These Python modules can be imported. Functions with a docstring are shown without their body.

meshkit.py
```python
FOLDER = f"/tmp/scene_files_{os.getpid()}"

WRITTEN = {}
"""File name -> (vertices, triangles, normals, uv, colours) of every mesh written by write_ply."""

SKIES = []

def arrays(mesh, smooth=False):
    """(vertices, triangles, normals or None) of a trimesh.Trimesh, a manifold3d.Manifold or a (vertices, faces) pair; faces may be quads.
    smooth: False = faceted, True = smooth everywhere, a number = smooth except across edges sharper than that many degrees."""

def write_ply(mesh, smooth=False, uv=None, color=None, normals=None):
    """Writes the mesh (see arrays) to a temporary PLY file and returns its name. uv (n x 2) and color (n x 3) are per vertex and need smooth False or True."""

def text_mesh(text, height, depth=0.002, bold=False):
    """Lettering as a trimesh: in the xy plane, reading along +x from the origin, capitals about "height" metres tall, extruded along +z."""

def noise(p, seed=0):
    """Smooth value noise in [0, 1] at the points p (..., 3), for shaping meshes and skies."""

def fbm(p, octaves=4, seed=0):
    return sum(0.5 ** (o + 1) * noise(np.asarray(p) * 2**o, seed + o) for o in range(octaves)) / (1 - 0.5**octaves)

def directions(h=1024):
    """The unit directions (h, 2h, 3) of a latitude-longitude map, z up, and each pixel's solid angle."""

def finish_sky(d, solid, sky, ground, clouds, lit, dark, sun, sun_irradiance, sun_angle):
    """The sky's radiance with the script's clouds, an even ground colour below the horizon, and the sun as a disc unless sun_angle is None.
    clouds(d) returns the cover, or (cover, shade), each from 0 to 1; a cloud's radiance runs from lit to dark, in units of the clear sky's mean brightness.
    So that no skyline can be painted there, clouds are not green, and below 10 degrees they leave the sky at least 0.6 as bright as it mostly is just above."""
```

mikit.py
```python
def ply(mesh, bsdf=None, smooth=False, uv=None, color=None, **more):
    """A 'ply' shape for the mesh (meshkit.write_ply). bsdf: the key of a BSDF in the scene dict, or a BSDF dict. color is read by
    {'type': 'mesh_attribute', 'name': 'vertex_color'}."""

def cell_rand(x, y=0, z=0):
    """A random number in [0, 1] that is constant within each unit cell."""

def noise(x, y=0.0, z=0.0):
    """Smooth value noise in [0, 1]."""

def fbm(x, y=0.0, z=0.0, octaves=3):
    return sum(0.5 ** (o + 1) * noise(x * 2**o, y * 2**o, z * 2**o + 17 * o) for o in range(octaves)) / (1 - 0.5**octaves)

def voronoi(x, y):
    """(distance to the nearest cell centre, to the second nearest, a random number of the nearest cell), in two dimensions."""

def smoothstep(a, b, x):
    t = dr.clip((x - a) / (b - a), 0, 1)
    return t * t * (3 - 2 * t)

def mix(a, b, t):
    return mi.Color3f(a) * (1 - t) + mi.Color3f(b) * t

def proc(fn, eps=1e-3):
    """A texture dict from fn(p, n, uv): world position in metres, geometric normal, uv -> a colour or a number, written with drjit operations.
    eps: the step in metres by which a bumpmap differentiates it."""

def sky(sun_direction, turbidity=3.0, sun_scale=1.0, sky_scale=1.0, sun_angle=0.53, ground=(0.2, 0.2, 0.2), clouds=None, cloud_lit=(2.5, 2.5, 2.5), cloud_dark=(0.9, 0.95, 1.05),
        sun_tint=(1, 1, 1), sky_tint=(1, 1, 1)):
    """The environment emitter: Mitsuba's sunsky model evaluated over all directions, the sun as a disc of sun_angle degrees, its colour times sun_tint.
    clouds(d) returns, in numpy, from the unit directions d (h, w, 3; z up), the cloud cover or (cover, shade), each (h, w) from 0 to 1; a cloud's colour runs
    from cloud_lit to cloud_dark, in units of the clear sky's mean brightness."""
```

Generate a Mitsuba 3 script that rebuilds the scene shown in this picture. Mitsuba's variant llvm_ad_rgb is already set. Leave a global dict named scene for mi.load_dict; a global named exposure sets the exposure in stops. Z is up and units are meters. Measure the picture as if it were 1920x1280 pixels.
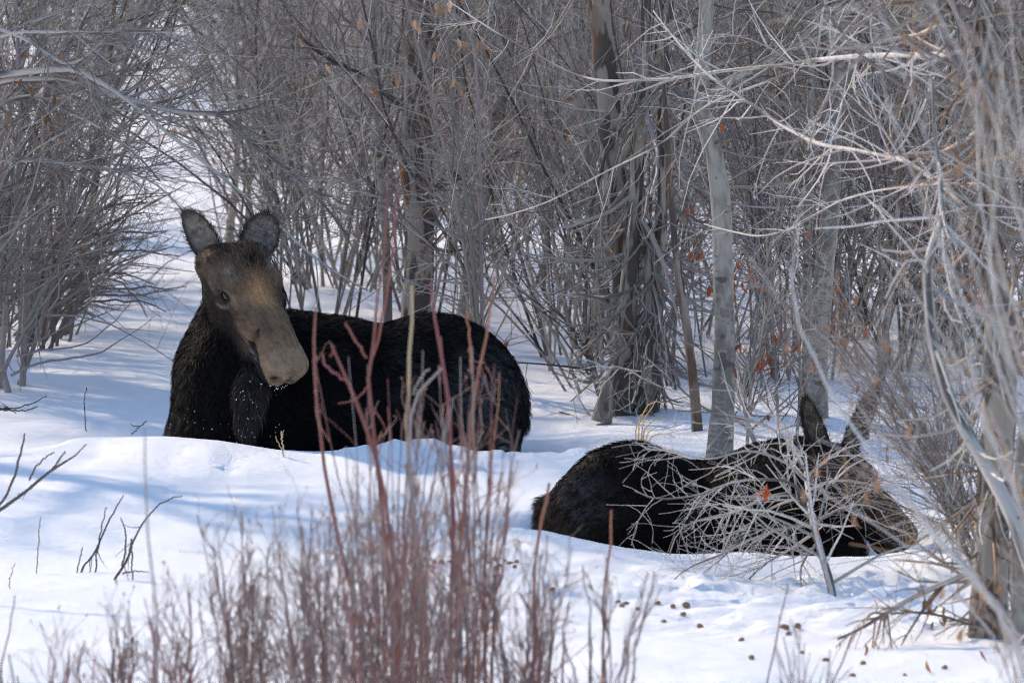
import math
import numpy as np, trimesh, mitsuba as mi, drjit as dr
import mikit, meshkit
from scipy.spatial import cKDTree

T = mi.ScalarTransform4f
scene, labels = {}, {}

# ------------------------------------------------------------------ camera, sky, exposure
CAM_H, PITCH, FOV = 3.6, 5.15, 8.0
FOCUS = 34.6
cp, sp = math.cos(math.radians(PITCH)), math.sin(math.radians(PITCH))
scene['camera'] = {
    'type': 'thinlens', 'fov': FOV, 'fov_axis': 'x', 'aperture_radius': 0.020, 'focus_distance': FOCUS,
    'near_clip': 0.5, 'far_clip': 3000.0,
    'to_world': T().look_at(origin=[0, 0, CAM_H], target=[0, cp * 10, CAM_H - sp * 10], up=[0, 0, 1])}
SUN = np.array([-0.60, 0.66, 0.60])
scene['sky'] = mikit.sky(SUN.tolist(), turbidity=3.0, sun_scale=0.58, sun_angle=1.4, ground=(0.5, 0.5, 0.52), sky_tint=(1.06, 1.0, 1.0), sun_tint=(0.97, 0.99, 1.04))
exposure = 2.58

# ------------------------------------------------------------------ helpers
K = math.tan(math.radians(FOV / 2)) / 960.0     # tangent per photograph pixel


def at(px, py, Y):
    """The point that stands Y metres down range where the photograph shows pixel px, py."""
    r = (px - 960) * K
    u = (640 - py) * K
    d = np.array([r, cp + u * sp, -sp + u * cp])
    return np.array([0, 0, CAM_H]) + d * (Y / d[1])


def nz(p, seed=0):
    return meshkit.noise(p, seed) - 0.5


def unit(v):
    v = np.asarray(v, float)
    return v / np.maximum(np.linalg.norm(v, axis=-1, keepdims=True), 1e-12)


def sstep(a, b, x):
    t = np.clip((x - a) / (b - a), 0, 1)
    return t * t * (3 - 2 * t)


counts = {}


def numbered(name):
    n = counts.get(name, 0)
    counts[name] = n + 1
    return name if n == 0 else f'{name}_{n:03d}'


def thing(name, label, cat, group=None, kind=None):
    key = numbered(name)
    labels[key] = {'label': label, 'category': cat}
    if group:
        labels[key]['group'] = group
    if kind:
        labels[key]['kind'] = kind
    return key


def part(parent, name, shape, label=None, kind=None):
    key = numbered(parent + '__' + name)
    scene[key] = shape
    if label or kind:
        labels[key] = {k: v for k, v in (('label', label), ('kind', kind)) if v}
    return key


# ------------------------------------------------------------------ materials
def vc_bsdf(rough=0.75, spec=0.3):
    return {'type': 'twosided', 'b': {'type': 'principled', 'base_color': {'type': 'mesh_attribute', 'name': 'vertex_color'},
                                      'roughness': rough, 'specular': spec}}


scene['mat_twig'] = vc_bsdf(0.6, 0.4)
scene['mat_fur'] = {'type': 'twosided', 'b': {'type': 'principled', 'base_color': {'type': 'mesh_attribute', 'name': 'vertex_color'},
                                              'roughness': 0.6, 'specular': 0.04, 'sheen': 0.05}}


def snow_bump(p, n, uv):
    return mikit.fbm(p.x * 30, p.y * 30, p.z * 30, 3) * 0.6 + mikit.noise(p.x * 160, p.y * 160, p.z * 160) * 0.4


def snow_col(p, n, uv):
    f = mikit.noise(p.x * 45, p.y * 45, p.z * 45)
    return mikit.mix((0.86, 0.88, 0.92), (0.90, 0.915, 0.94), f)


scene['mat_snow'] = {'type': 'twosided', 'b': {'type': 'bumpmap', 'arbitrary': mikit.proc(snow_bump, 0.004), 'scale': 0.010,
                                               'b': {'type': 'principled', 'base_color': mikit.proc(snow_col), 'roughness': 0.55, 'specular': 0.25}}}


def aspen_col(p, n, uv):
    streak = mikit.fbm(uv.x * 60, uv.y * 14, 3.0, 3)
    fleck = mikit.smoothstep(0.60, 0.70, mikit.noise(uv.x * 62, uv.y * 85, 9.0)) * mikit.smoothstep(0.25, 0.55, mikit.noise(uv.x * 9, uv.y * 5, 1.0))
    scar = mikit.smoothstep(0.755, 0.80, mikit.fbm(uv.x * 24, uv.y * 19, 19.0, 2))
    big = mikit.fbm(uv.x * 9, uv.y * 3.2, 4.0, 2)
    c = mikit.mix((0.33, 0.295, 0.25), (0.15, 0.13, 0.11), mikit.smoothstep(0.3, 0.72, big * 0.5 + streak * 0.5))
    c = mikit.mix(c, (0.15, 0.125, 0.105), fleck * 0.7)
    return mikit.mix(c, (0.085, 0.068, 0.058), scar * 0.85)


def aspen_bump(p, n, uv):
    return mikit.fbm(uv.x * 45, uv.y * 28, 1.0, 3)


def dark_col(p, n, uv):
    f = mikit.fbm(uv.x * 38, uv.y * 7, 2.0, 3)
    g = mikit.fbm(uv.x * 8, uv.y * 3, 5.0, 2)
    c = mikit.mix((0.085, 0.07, 0.06), (0.31, 0.265, 0.22), mikit.smoothstep(0.40, 0.60, f))
    return mikit.mix(c, (0.17, 0.10, 0.065), mikit.smoothstep(0.6, 0.72, g) * 0.7)


def dark_bump(p, n, uv):
    return mikit.smoothstep(0.38, 0.60, mikit.fbm(uv.x * 38, uv.y * 7, 2.0, 3))


def dead_col(p, n, uv):
    f = mikit.fbm(uv.x * 42, uv.y * 2.6, 6.0, 3)
    return mikit.mix((0.13, 0.115, 0.105), (0.50, 0.455, 0.41), mikit.smoothstep(0.36, 0.58, f))


def dead_bump(p, n, uv):
    return mikit.fbm(uv.x * 42, uv.y * 2.6, 6.0, 3)


def wood_mat(col, bump, scale, rough=0.8):
    return {'type': 'twosided', 'b': {'type': 'bumpmap', 'arbitrary': mikit.proc(bump, 0.002), 'scale': scale,
                                      'b': {'type': 'principled', 'base_color': mikit.proc(col), 'roughness': rough, 'specular': 0.25}}}


scene['mat_aspen'] = wood_mat(aspen_col, aspen_bump, 0.008)
scene['mat_bark'] = wood_mat(dark_col, dark_bump, 0.014)
scene['mat_dead'] = wood_mat(dead_col, dead_bump, 0.006)
scene['mat_leaf'] = {'type': 'principledthin', 'base_color': {'type': 'mesh_attribute', 'name': 'vertex_color'}, 'roughness': 0.6, 'diff_trans': 0.7}
scene['mat_eye'] = {'type': 'principled', 'base_color': {'type': 'rgb', 'value': (0.012, 0.010, 0.010)}, 'roughness': 0.06, 'specular': 0.6, 'clearcoat': 1.0}
scene['mat_nostril'] = {'type': 'principled', 'base_color': {'type': 'rgb', 'value': (0.018, 0.016, 0.017)}, 'roughness': 0.35}
scene['mat_dropping'] = {'type': 'principled', 'base_color': mikit.proc(lambda p, n, uv: mikit.mix((0.13, 0.065, 0.036), (0.32, 0.18, 0.10), mikit.fbm(p.x * 120, p.y * 120, p.z * 120, 2))), 'roughness': 0.6}


# ------------------------------------------------------------------ tubes and branching
def tube_mesh(P, R, sides=3, col=None):
    """Many tapered tubes at once. P (B, N, 3), R (B, N), col (B, 3) -> vertices, faces, colours."""
    P, R = np.asarray(P, float), np.asarray(R, float)
    B, N, _ = P.shape
    t = unit(np.gradient(P, axis=1))
    ref = np.where(np.abs(t[:, :1, 2:3]) < 0.85, np.array([0, 0, 1.0]), np.array([1.0, 0, 0]))
    a = unit(np.cross(t, np.broadcast_to(ref, t.shape)))
    b = np.cross(t, a)
    ang = np.arange(sides) * 2 * np.pi / sides
    V = P[:, :, None] + R[:, :, None, None] * (np.cos(ang)[None, None, :, None] * a[:, :, None] + np.sin(ang)[None, None, :, None] * b[:, :, None])
    i, j = np.meshgrid(np.arange(N - 1), np.arange(sides), indexing='ij')
    q = np.stack([i * sides + j, i * sides + (j + 1) % sides, (i + 1) * sides + (j + 1) % sides, (i + 1) * sides + j], -1).reshape(-1, 4)
    f = np.vstack([q[:, [0, 1, 2]], q[:, [0, 2, 3]]])
    F = (f[None] + (np.arange(B) * N * sides)[:, None, None]).reshape(-1, 3)
    C = None if col is None else np.repeat(np.asarray(col, float), N * sides, axis=0)
    return V.reshape(-1, 3), F, C


class Bundle:
    """Collects tubes and other coloured faces; build() makes them one mesh."""

    def __init__(self):
        self.v, self.f, self.c, self.n = [], [], [], 0

    def add(self, v, f, c):
        self.v.append(v); self.f.append(f + self.n); self.c.append(c); self.n += len(v)

    def tubes(self, P, R, col, sides=3):
        if len(P):
            self.add(*tube_mesh(P, R, sides, col))

    def build(self, mat='mat_twig', smooth=True):
        v, f, c = np.vstack(self.v), np.vstack(self.f), np.vstack(self.c)
        return mikit.ply((v, f), mat, smooth=smooth, color=np.clip(c, 0, 1))


NTRI = [0]


def wander(rng, base, dirs, length, N, wig, trop=0.0, trop_dir=(0, 0, 1.0), droop=0.0):
    """Paths from base along dirs with smooth wandering. base, dirs (B, 3), length (B,) -> (B, N, 3)."""
    B = len(base)
    d = unit(dirs)
    step = (length / (N - 1))[:, None]
    P = [np.asarray(base, float)]
    drift = rng.normal(0, 1, (B, 3)) * wig
    for k in range(N - 1):
        drift = 0.55 * drift + rng.normal(0, 1, (B, 3)) * wig
        d = unit(d + drift + np.asarray(trop_dir) * trop - np.array([0, 0, 1.0]) * droop * (k / N))
        P.append(P[-1] + d * step)
    return np.stack(P, 1)


def sprout(rng, P, R, n, t=(0.2, 1.0), length=(0.2, 0.6), angle=(25, 65), N=5, wig=0.12, trop=0.05, droop=0.0, rfac=0.6, rmin=0.0012, tip=0.35, taper_len=True, bias=None, trop_dir=(0, 0, 1.0)):
    """n side branches of the branches P, R."""
    B, M, _ = P.shape
    if n <= 0:
        return np.zeros((0, N, 3)), np.zeros((0, N))
    w = np.linalg.norm(np.diff(P, axis=1), axis=2).sum(1)
    idx = rng.choice(B, n, p=w / w.sum())
    s = rng.uniform(t[0], t[1], n)
    x = s * (M - 1)
    i = np.minimum(x.astype(int), M - 2)
    fr = (x - i)[:, None]
    base = P[idx, i] * (1 - fr) + P[idx, i + 1] * fr
    tang = unit(P[idx, i + 1] - P[idx, i])
    r0 = R[idx, i] * (1 - fr[:, 0]) + R[idx, i + 1] * fr[:, 0]
    side = rng.normal(0, 1, (n, 3))
    if bias is not None:
        side += np.asarray(bias)
    side = unit(side - (side * tang).sum(1, keepdims=True) * tang)
    a = np.radians(rng.uniform(angle[0], angle[1], n))[:, None]
    d = tang * np.cos(a) + side * np.sin(a)
    L = rng.uniform(length[0], length[1], n) * (1.15 - 0.6 * s if taper_len else 1)
    Q = wander(rng, base, d, L, N, wig, trop, trop_dir, droop)
    r = np.maximum(np.minimum(r0 * rfac, 0.02 * L + 0.001), rmin)
    RR = r[:, None] * np.linspace(1, tip, N)[None]
    return Q, np.maximum(RR, rmin * 0.7)


def resample(pts, rad, n):
    """A smooth path of n points through pts with radii."""
    from scipy.interpolate import PchipInterpolator
    pts, rad = np.asarray(pts, float), np.asarray(rad, float)
    s = np.r_[0, np.cumsum(np.linalg.norm(np.diff(pts, axis=0), axis=1))]
    q = np.linspace(0, s[-1], n)
    return PchipInterpolator(s, pts)(q), PchipInterpolator(s, rad)(q)


def trunk_shape(pts, rad, mat, seed=0, sides=18, lump=0.12, step=0.04):
    """One trunk or limb with uneven thickness, bark uv in metres."""
    pts, rad = np.asarray(pts, float), np.asarray(rad, float)
    L = np.linalg.norm(np.diff(pts, axis=0), axis=1).sum()
    n = int(np.clip(L / step, 6, 140))
    P, R = resample(pts, rad, n)
    ang = np.arange(sides + 1) * 2 * np.pi / sides
    t = unit(np.gradient(P, axis=0))
    back = np.array([0, 1.0, 0]) if abs(t[:, 1].mean()) < 0.8 else np.array([0, 0, 1.0])
    a = unit(back - (t * back).sum(1, keepdims=True) * t)
    b = np.cross(t, a)
    s = np.r_[0, np.cumsum(np.linalg.norm(np.diff(P, axis=0), axis=1))]
    ring = np.cos(ang)[None, :, None] * a[:, None] + np.sin(ang)[None, :, None] * b[:, None]
    rm = R.mean()
    q = P[:, None] + ring * R[:, None, None]
    disp = nz(q * (0.9 / max(rm, 0.01)) * [1, 1, 0.45], seed) * 1.4 + nz(q * (2.6 / max(rm, 0.01)) * [1, 1, 0.4], seed + 5) * 0.7
    disp[:, -1] = disp[:, 0]
    V = P[:, None] + ring * (R[:, None] * (1 + lump * disp))[:, :, None]
    uv = np.stack([np.broadcast_to(ang[None] * rm, (n, sides + 1)), np.broadcast_to(s[:, None], (n, sides + 1))], -1) + seed * 3.7
    i, j = np.meshgrid(np.arange(n - 1), np.arange(sides), indexing='ij')
    w = sides + 1
    f = np.stack([i * w + j, i * w + j + 1, (i + 1) * w + j + 1, (i + 1) * w + j], -1).reshape(-1, 4)
    F = np.vstack([f[:, [0, 1, 2]], f[:, [0, 2, 3]]])
    V, uv = V.reshape(-1, 3), uv.reshape(-1, 2)
    top = len(V)
    V = np.vstack([V, P[-1] + t[-1] * R[-1] * 0.3]); uv = np.vstack([uv, uv[-1]])
    e = (n - 1) * w
    F = np.vstack([F, [[e + k, e + k + 1, top] for k in range(sides)]])
    return mikit.ply((V, F), mat, smooth=True, uv=uv), P, R


def shade_cols(rng, n, base, var=0.25, mixc=None, mixp=0.0):
    c = np.asarray(base) * rng.uniform(1 - var, 1 + var, (n, 1)) * (1 + rng.normal(0, 0.04, (n, 3)))
    if mixc is not None:
        m = rng.random(n) < mixp
        c[m] = np.asarray(mixc) * rng.uniform(1 - var, 1 + var, (m.sum(), 1))
    return c


GREY = (0.27, 0.235, 0.21)
PALE = (0.46, 0.425, 0.395)
DARK = (0.07, 0.058, 0.052)
BROWN = (0.24, 0.165, 0.115)
RED = (0.23, 0.085, 0.062)
RUST, TAN, TOBACCO = (0.30, 0.125, 0.06), (0.44, 0.29, 0.18), (0.20, 0.115, 0.065)


def leaf_shape(rng, p, d, L, col):
    """One curled dead leaf hanging from p along d."""
    d = unit(d)
    s = unit(np.cross(d, rng.normal(0, 1, 3)))
    nrm = np.cross(d, s)
    n = 6
    x = np.linspace(0, 1, n)
    wid = np.sin(np.pi * np.clip(x * 0.96 + 0.03, 0, 1)) ** 0.8 * L * rng.uniform(0.16, 0.24)
    curl = rng.uniform(-0.5, 0.5) * L
    fold = rng.uniform(0.4, 1.0)
    mid = p + np.outer(x * L, d) + np.outer(curl * x ** 2, nrm)
    V = np.stack([mid + wid[:, None] * (s + fold * nrm), mid, mid + wid[:, None] * (-s + fold * nrm)], 1)
    V = V + nz(V * 60, 3)[..., None] * 0.1 * L * nrm
    i, j = np.meshgrid(np.arange(n - 1), np.arange(2), indexing='ij')
    f = np.stack([i * 3 + j, i * 3 + j + 1, (i + 1) * 3 + j + 1, (i + 1) * 3 + j], -1).reshape(-1, 4)
    F = np.vstack([f[:, [0, 1, 2]], f[:, [0, 2, 3]]])
    c = np.asarray(col) * rng.uniform(0.7, 1.2)
    return mikit.ply((V.reshape(-1, 3), F), 'mat_leaf', smooth=True, color=np.broadcast_to(np.clip(c, 0, 1), (n * 3, 3)))


def hang_leaves(rng, parent, pts, col, L=(0.04, 0.075)):
    for p in pts:
        d = np.array([rng.normal(0, 0.35), rng.normal(0, 0.35), -1.0])
        part(parent, 'leaf', leaf_shape(rng, np.asarray(p), d, rng.uniform(*L), col))


# ------------------------------------------------------------------ the ground
def crest(x, y, z, pts):
    """Lifts or lowers the snow z to a crest line of (x, y, height, width): a long slope towards the road, a short one behind."""
    m, tgt = np.zeros(x.shape), np.zeros(x.shape)
    pts = np.asarray(pts, float)
    for a, b in zip(pts[:-1], pts[1:]):
        ab = b[:2] - a[:2]
        t = np.clip(((x - a[0]) * ab[0] + (y - a[1]) * ab[1]) / (ab @ ab), 0, 1)
        dx, dy = x - (a[0] + t * ab[0]), y - (a[1] + t * ab[1])
        w = a[3] + t * (b[3] - a[3])
        k = np.exp(-(dx ** 2 + (dy / np.where(dy < 0, 2.0, 1.0)) ** 2) / (2 * w ** 2)) * (a[4] + t * (b[4] - a[4]))
        tgt = np.where(k > m, a[2] + t * (b[2] - a[2]), tgt)
        m = np.maximum(m, k)
    return z * (1 - m) + tgt * m


def px_pts(rows):
    """rows of (px, py, depth, strength, width)."""
    out = []
    for px, py, Y, h, w in rows:
        p = at(px, py, Y)
        out.append((p[0], Y, p[2], w, h))
    return out


LIP1 = px_pts([(60, 828, 34.1, .7, .3), (180, 820, 34.0, 1, .28), (300, 818, 33.75, 1, .28), (400, 826, 33.6, 1, .26), (500, 843, 33.5, 1, .26), (590, 848, 33.5, 1, .26), (690, 842, 33.45, 1, .22), (760, 830, 33.45, 1, .18), (860, 856, 33.4, 1, .2), (950, 862, 33.5, 1, .22), (1060, 845, 33.9, .6, .25)])
LIP2 = px_pts([(880, 985, 31.2, .5, .3), (960, 990, 30.9, 1, .28), (1010, 994, 30.6, 1, .26), (1120, 1020, 30.45, 1, .24), (1250, 1047, 30.3, 1, .24), (1350, 1068, 30.15, 1, .24), (1450, 1078, 30.1, 1, .24), (1560, 1070, 30.2, 1, .24), (1640, 1066, 30.3, 1, .22), (1720, 1060, 30.3, .6, .25)])
CREST = px_pts([(330, 985, 31.6, .3, .3), (440, 950, 32.0, 1, .32), (520, 930, 32.2, 1, .34), (640, 924, 32.3, 1, .36), (800, 940, 32.0, 1, .34), (930, 975, 31.5, .7, .3)])
CREST2 = px_pts([(-60, 865, 33.2, .9, .4), (150, 885, 32.9, .9, .4), (330, 905, 32.6, .5, .35)])
CREST3 = px_pts([(-60, 985, 31.0, .7, .35), (90, 972, 31.2, .9, .33), (260, 990, 31.0, .5, .3)])
CREST4 = px_pts([(-60, 1078, 29.6, .9, .35), (200, 1080, 29.4, .9, .35), (400, 1062, 29.6, .5, .3)])
CREST5 = px_pts([(1000, 1110, 28.9, .6, .3), (1250, 1150, 28.2, .9, .3), (1500, 1190, 27.6, .8, .3), (1700, 1215, 27.2, .5, .3)])
FRONT = px_pts([(1000, 1075, 29.6, .6, .4), (1150, 1095, 29.3, .95, .42), (1400, 1125, 28.9, .95, .42), (1650, 1120, 28.9, .95, .42), (1800, 1110, 29.0, .6, .4)])
CREST6 = px_pts([(-100, 735, 37.2, .9, .5), (120, 750, 36.9, .8, .45), (300, 770, 36.4, .5, .4)])


def ground_z(x, y):
    x, y = np.asarray(x, float), np.asarray(y, float)
    p = np.stack([x, y, 0 * x], -1)
    z = 0.16 * nz(p * [0.55, 0.42, 1], 11) + 0.09 * nz(p * [1.0, 0.9, 1], 12) + 0.03 * nz(p * [2.6, 2.2, 1], 13) + 0.012 * nz(p * [6, 4.5, 1], 14) + 0.006 * nz(p * [13, 11, 1], 15)
    far = sstep(60, 140, y)
    z = z * (1 + 3 * far) + far * 2.0 + np.maximum(y - 140, 0) * 0.10
    near = sstep(28, 12, y)
    z = z * (1 - near * 0.5) - near * 0.5
    # beds that the animals have melted into the snow
    for cx, cy, ax, ay, d in ((-0.72, 34.45, 1.15, .62, -.22), (0.75, 31.10, 1.05, .55, -.32)):
        q = ((x - cx) / ax) ** 2 + ((y - cy) / ay) ** 2
        m = sstep(1.7, 0.8, q)
        z = z * (1 - m) + d * m
    # churned snow beside the haunch and where the animals have stepped
    for cx, cy, r, amp in ((-0.42, 33.62, .45, .085), (0.0, 33.8, .42, .07), (0.25, 34.3, .6, .05), (0.15, 29.4, .8, .045), (1.1, 29.0, .8, .06), (1.9, 28.7, .7, .06), (0.9, 28.0, .9, .03), (0.55, 33.2, .5, .03)):
        q = np.exp(-(((x - cx) / r) ** 2 + ((y - cy) / (r * 1.1)) ** 2))
        lump = nz(p * [7, 6, 1], 21) + 0.6 * nz(p * [16, 14, 1], 22)
        z = z + amp * q * lump
    for r in (CREST, CREST2, CREST3, CREST4, CREST5, CREST6, FRONT, LIP1, LIP2):
        z = crest(x, y, z, r)
    bits = nz(p * [9, 8, 1], 31) + .7 * nz(p * [21, 18, 1], 32)
    for cx, cy, r, amp in ((-0.45, 33.45, .30, .07), (-0.05, 33.5, .3, .05), (0.2, 34.0, .4, .04), (1.0, 29.2, .8, .05), (0.2, 28.9, .6, .035), (1.8, 28.3, .7, .05), (0.9, 28.0, .7, .035), (1.7, 29.4, .5, .05)):
        z = z + amp * np.exp(-(((x - cx) / r) ** 2 + ((y - cy) / (r * .8)) ** 2)) * (bits + .25)
    return z


def gz(x, y):
    return float(ground_z(np.array([x]), np.array([y]))[0])


def on_ground(px, py, lo=20.0, hi=90.0):
    """Where the line of sight through the pixel first meets the snow."""
    Y = np.arange(lo, hi, 0.03)
    d = np.array([(px - 960) * K, cp + (640 - py) * K * sp, -sp + (640 - py) * K * cp])
    s = Y / d[1]
    x, z = d[0] * s, CAM_H + d[2] * s
    hit = np.nonzero(z <= ground_z(x, Y))[0]
    k = hit[0] if len(hit) else -1
    return np.array([x[k], Y[k], float(ground_z(x[k:k + 1] if k >= 0 else x[-1:], Y[k:k + 1] if k >= 0 else Y[-1:])[0])])


xs = np.unique(np.r_[-420:-40:40, -40:-12:4, -12:-3.6:0.4, -3.6:3.6:0.045, 3.6:12:0.4, 12:40:4, 40:421:40].round(4))
ys = np.unique(np.r_[-300:0:30, 0:18:1.5, 18:25.5:0.12, 25.5:36:0.045, 36:48:0.10, 48:70:0.4, 70:120:2, 120:600:30, 600:901:100].round(4))
gx, gy = np.meshgrid(xs, ys, indexing='ij')
gzv = ground_z(gx, gy)
ii, jj = np.meshgrid(np.arange(len(xs) - 1), np.arange(len(ys) - 1), indexing='ij')
q4 = np.stack([ii * len(ys) + jj, (ii + 1) * len(ys) + jj, (ii + 1) * len(ys) + jj + 1, ii * len(ys) + jj + 1], -1).reshape(-1, 4)
scene['snow_ground'] = mikit.ply((np.stack([gx, gy, gzv], -1).reshape(-1, 3), q4), 'mat_snow', smooth=True)
labels['snow_ground'] = {'label': 'deep snow with drifts and hollows covering the ground', 'category': 'snow', 'kind': 'structure'}


# ------------------------------------------------------------------ implicit surfaces for the animals
def surface_nets(F, ax, ay, az):
    nx, ny, nzz = F.shape
    ins = F < 0
    c = np.zeros((nx - 1, ny - 1, nzz - 1), np.int8)
    for a in (0, 1):
        for b in (0, 1):
            for d in (0, 1):
                c += ins[a:nx - 1 + a, b:ny - 1 + b, d:nzz - 1 + d]
    I, J, Kk = np.nonzero((c > 0) & (c < 8))
    num = -np.ones(c.shape, np.int64)
    num[I, J, Kk] = np.arange(len(I))
    acc, n = np.zeros((len(I), 3)), np.zeros(len(I))
    corners = [(a, b, d) for a in (0, 1) for b in (0, 1) for d in (0, 1)]
    for A in corners:
        for k in range(3):
            if A[k] == 0:
                Bc = list(A); Bc[k] = 1
                fa, fb = F[I + A[0], J + A[1], Kk + A[2]], F[I + Bc[0], J + Bc[1], Kk + Bc[2]]
                m = (fa < 0) != (fb < 0)
                t = np.where(m, fa / np.where(m, fa - fb, 1), 0)
                pa = np.stack([ax[I + A[0]], ay[J + A[1]], az[Kk + A[2]]], -1)
                pb = np.stack([ax[I + Bc[0]], ay[J + Bc[1]], az[Kk + Bc[2]]], -1)
                acc += np.where(m[:, None], pa + t[:, None] * (pb - pa), 0)
                n += m
    V = acc / n[:, None]
    quads = []
    for k in range(3):
        o1, o2 = [(1, 2), (2, 0), (0, 1)][k]
        sl0, sl1 = [slice(None)] * 3, [slice(None)] * 3
        sl0[k], sl1[k] = slice(0, -1), slice(1, None)
        s0, s1 = ins[tuple(sl0)], ins[tuple(sl1)]
        E = np.argwhere(s0 != s1)
        ok = (E[:, o1] > 0) & (E[:, o2] > 0) & (E[:, o1] < F.shape[o1] - 1) & (E[:, o2] < F.shape[o2] - 1)
        E = E[ok]
        u1, u2 = np.eye(3, dtype=int)[o1], np.eye(3, dtype=int)[o2]
        ids = [num[tuple((E - a * u1 - b * u2).T)] for a, b in ((1, 1), (0, 1), (0, 0), (1, 0))]
        Q = np.stack(ids, -1)
        flip = ~s0[tuple(E.T)]
        Q[flip] = Q[flip][:, ::-1]
        quads.append(Q)
    return V, np.vstack(quads)


def f_cone(X, a, b, ra, rb):
    a, b = np.asarray(a, np.float32), np.asarray(b, np.float32)
    ab = b - a
    L2 = float(ab @ ab)
    t = np.clip(((X[0] - a[0]) * ab[0] + (X[1] - a[1]) * ab[1] + (X[2] - a[2]) * ab[2]) / L2, 0, 1)
    return np.sqrt((X[0] - a[0] - t * ab[0]) ** 2 + (X[1] - a[1] - t * ab[1]) ** 2 + (X[2] - a[2] - t * ab[2]) ** 2) - (ra + t * (rb - ra))


def f_ell(X, c, r, M=None):
    Y = [X[k] - np.float32(c[k]) for k in range(3)]
    if M is not None:
        Y = [M[k][0] * Y[0] + M[k][1] * Y[1] + M[k][2] * Y[2] for k in range(3)]
    k0 = np.sqrt(sum((Y[k] / r[k]) ** 2 for k in range(3)))
    k1 = np.sqrt(sum((Y[k] / r[k] ** 2) ** 2 for k in range(3)))
    return k0 * (k0 - 1) / np.maximum(k1, 1e-5)


def smin(a, b, k):
    h = np.maximum(k - np.abs(a - b), 0) / k
    return np.minimum(a, b) - h * h * k * 0.25


def wide(u):
    return 1.46 - 0.32 * sstep(0.24, 0.52, u)


def f_path(X, pts, r):
    d = None
    for p, q in zip(pts[:-1], pts[1:]):
        e = f_cone(X, p, q, r, r)
        d = e if d is None else np.minimum(d, e)
    return d


MOUTH = [(0.43, -0.105, 0.078), (0.49, -0.118, 0.084), (0.555, -0.136, 0.086), (0.62, -0.158, 0.072), (0.665, -0.172, 0.035), (0.67, -0.174, 0.0)]


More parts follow.
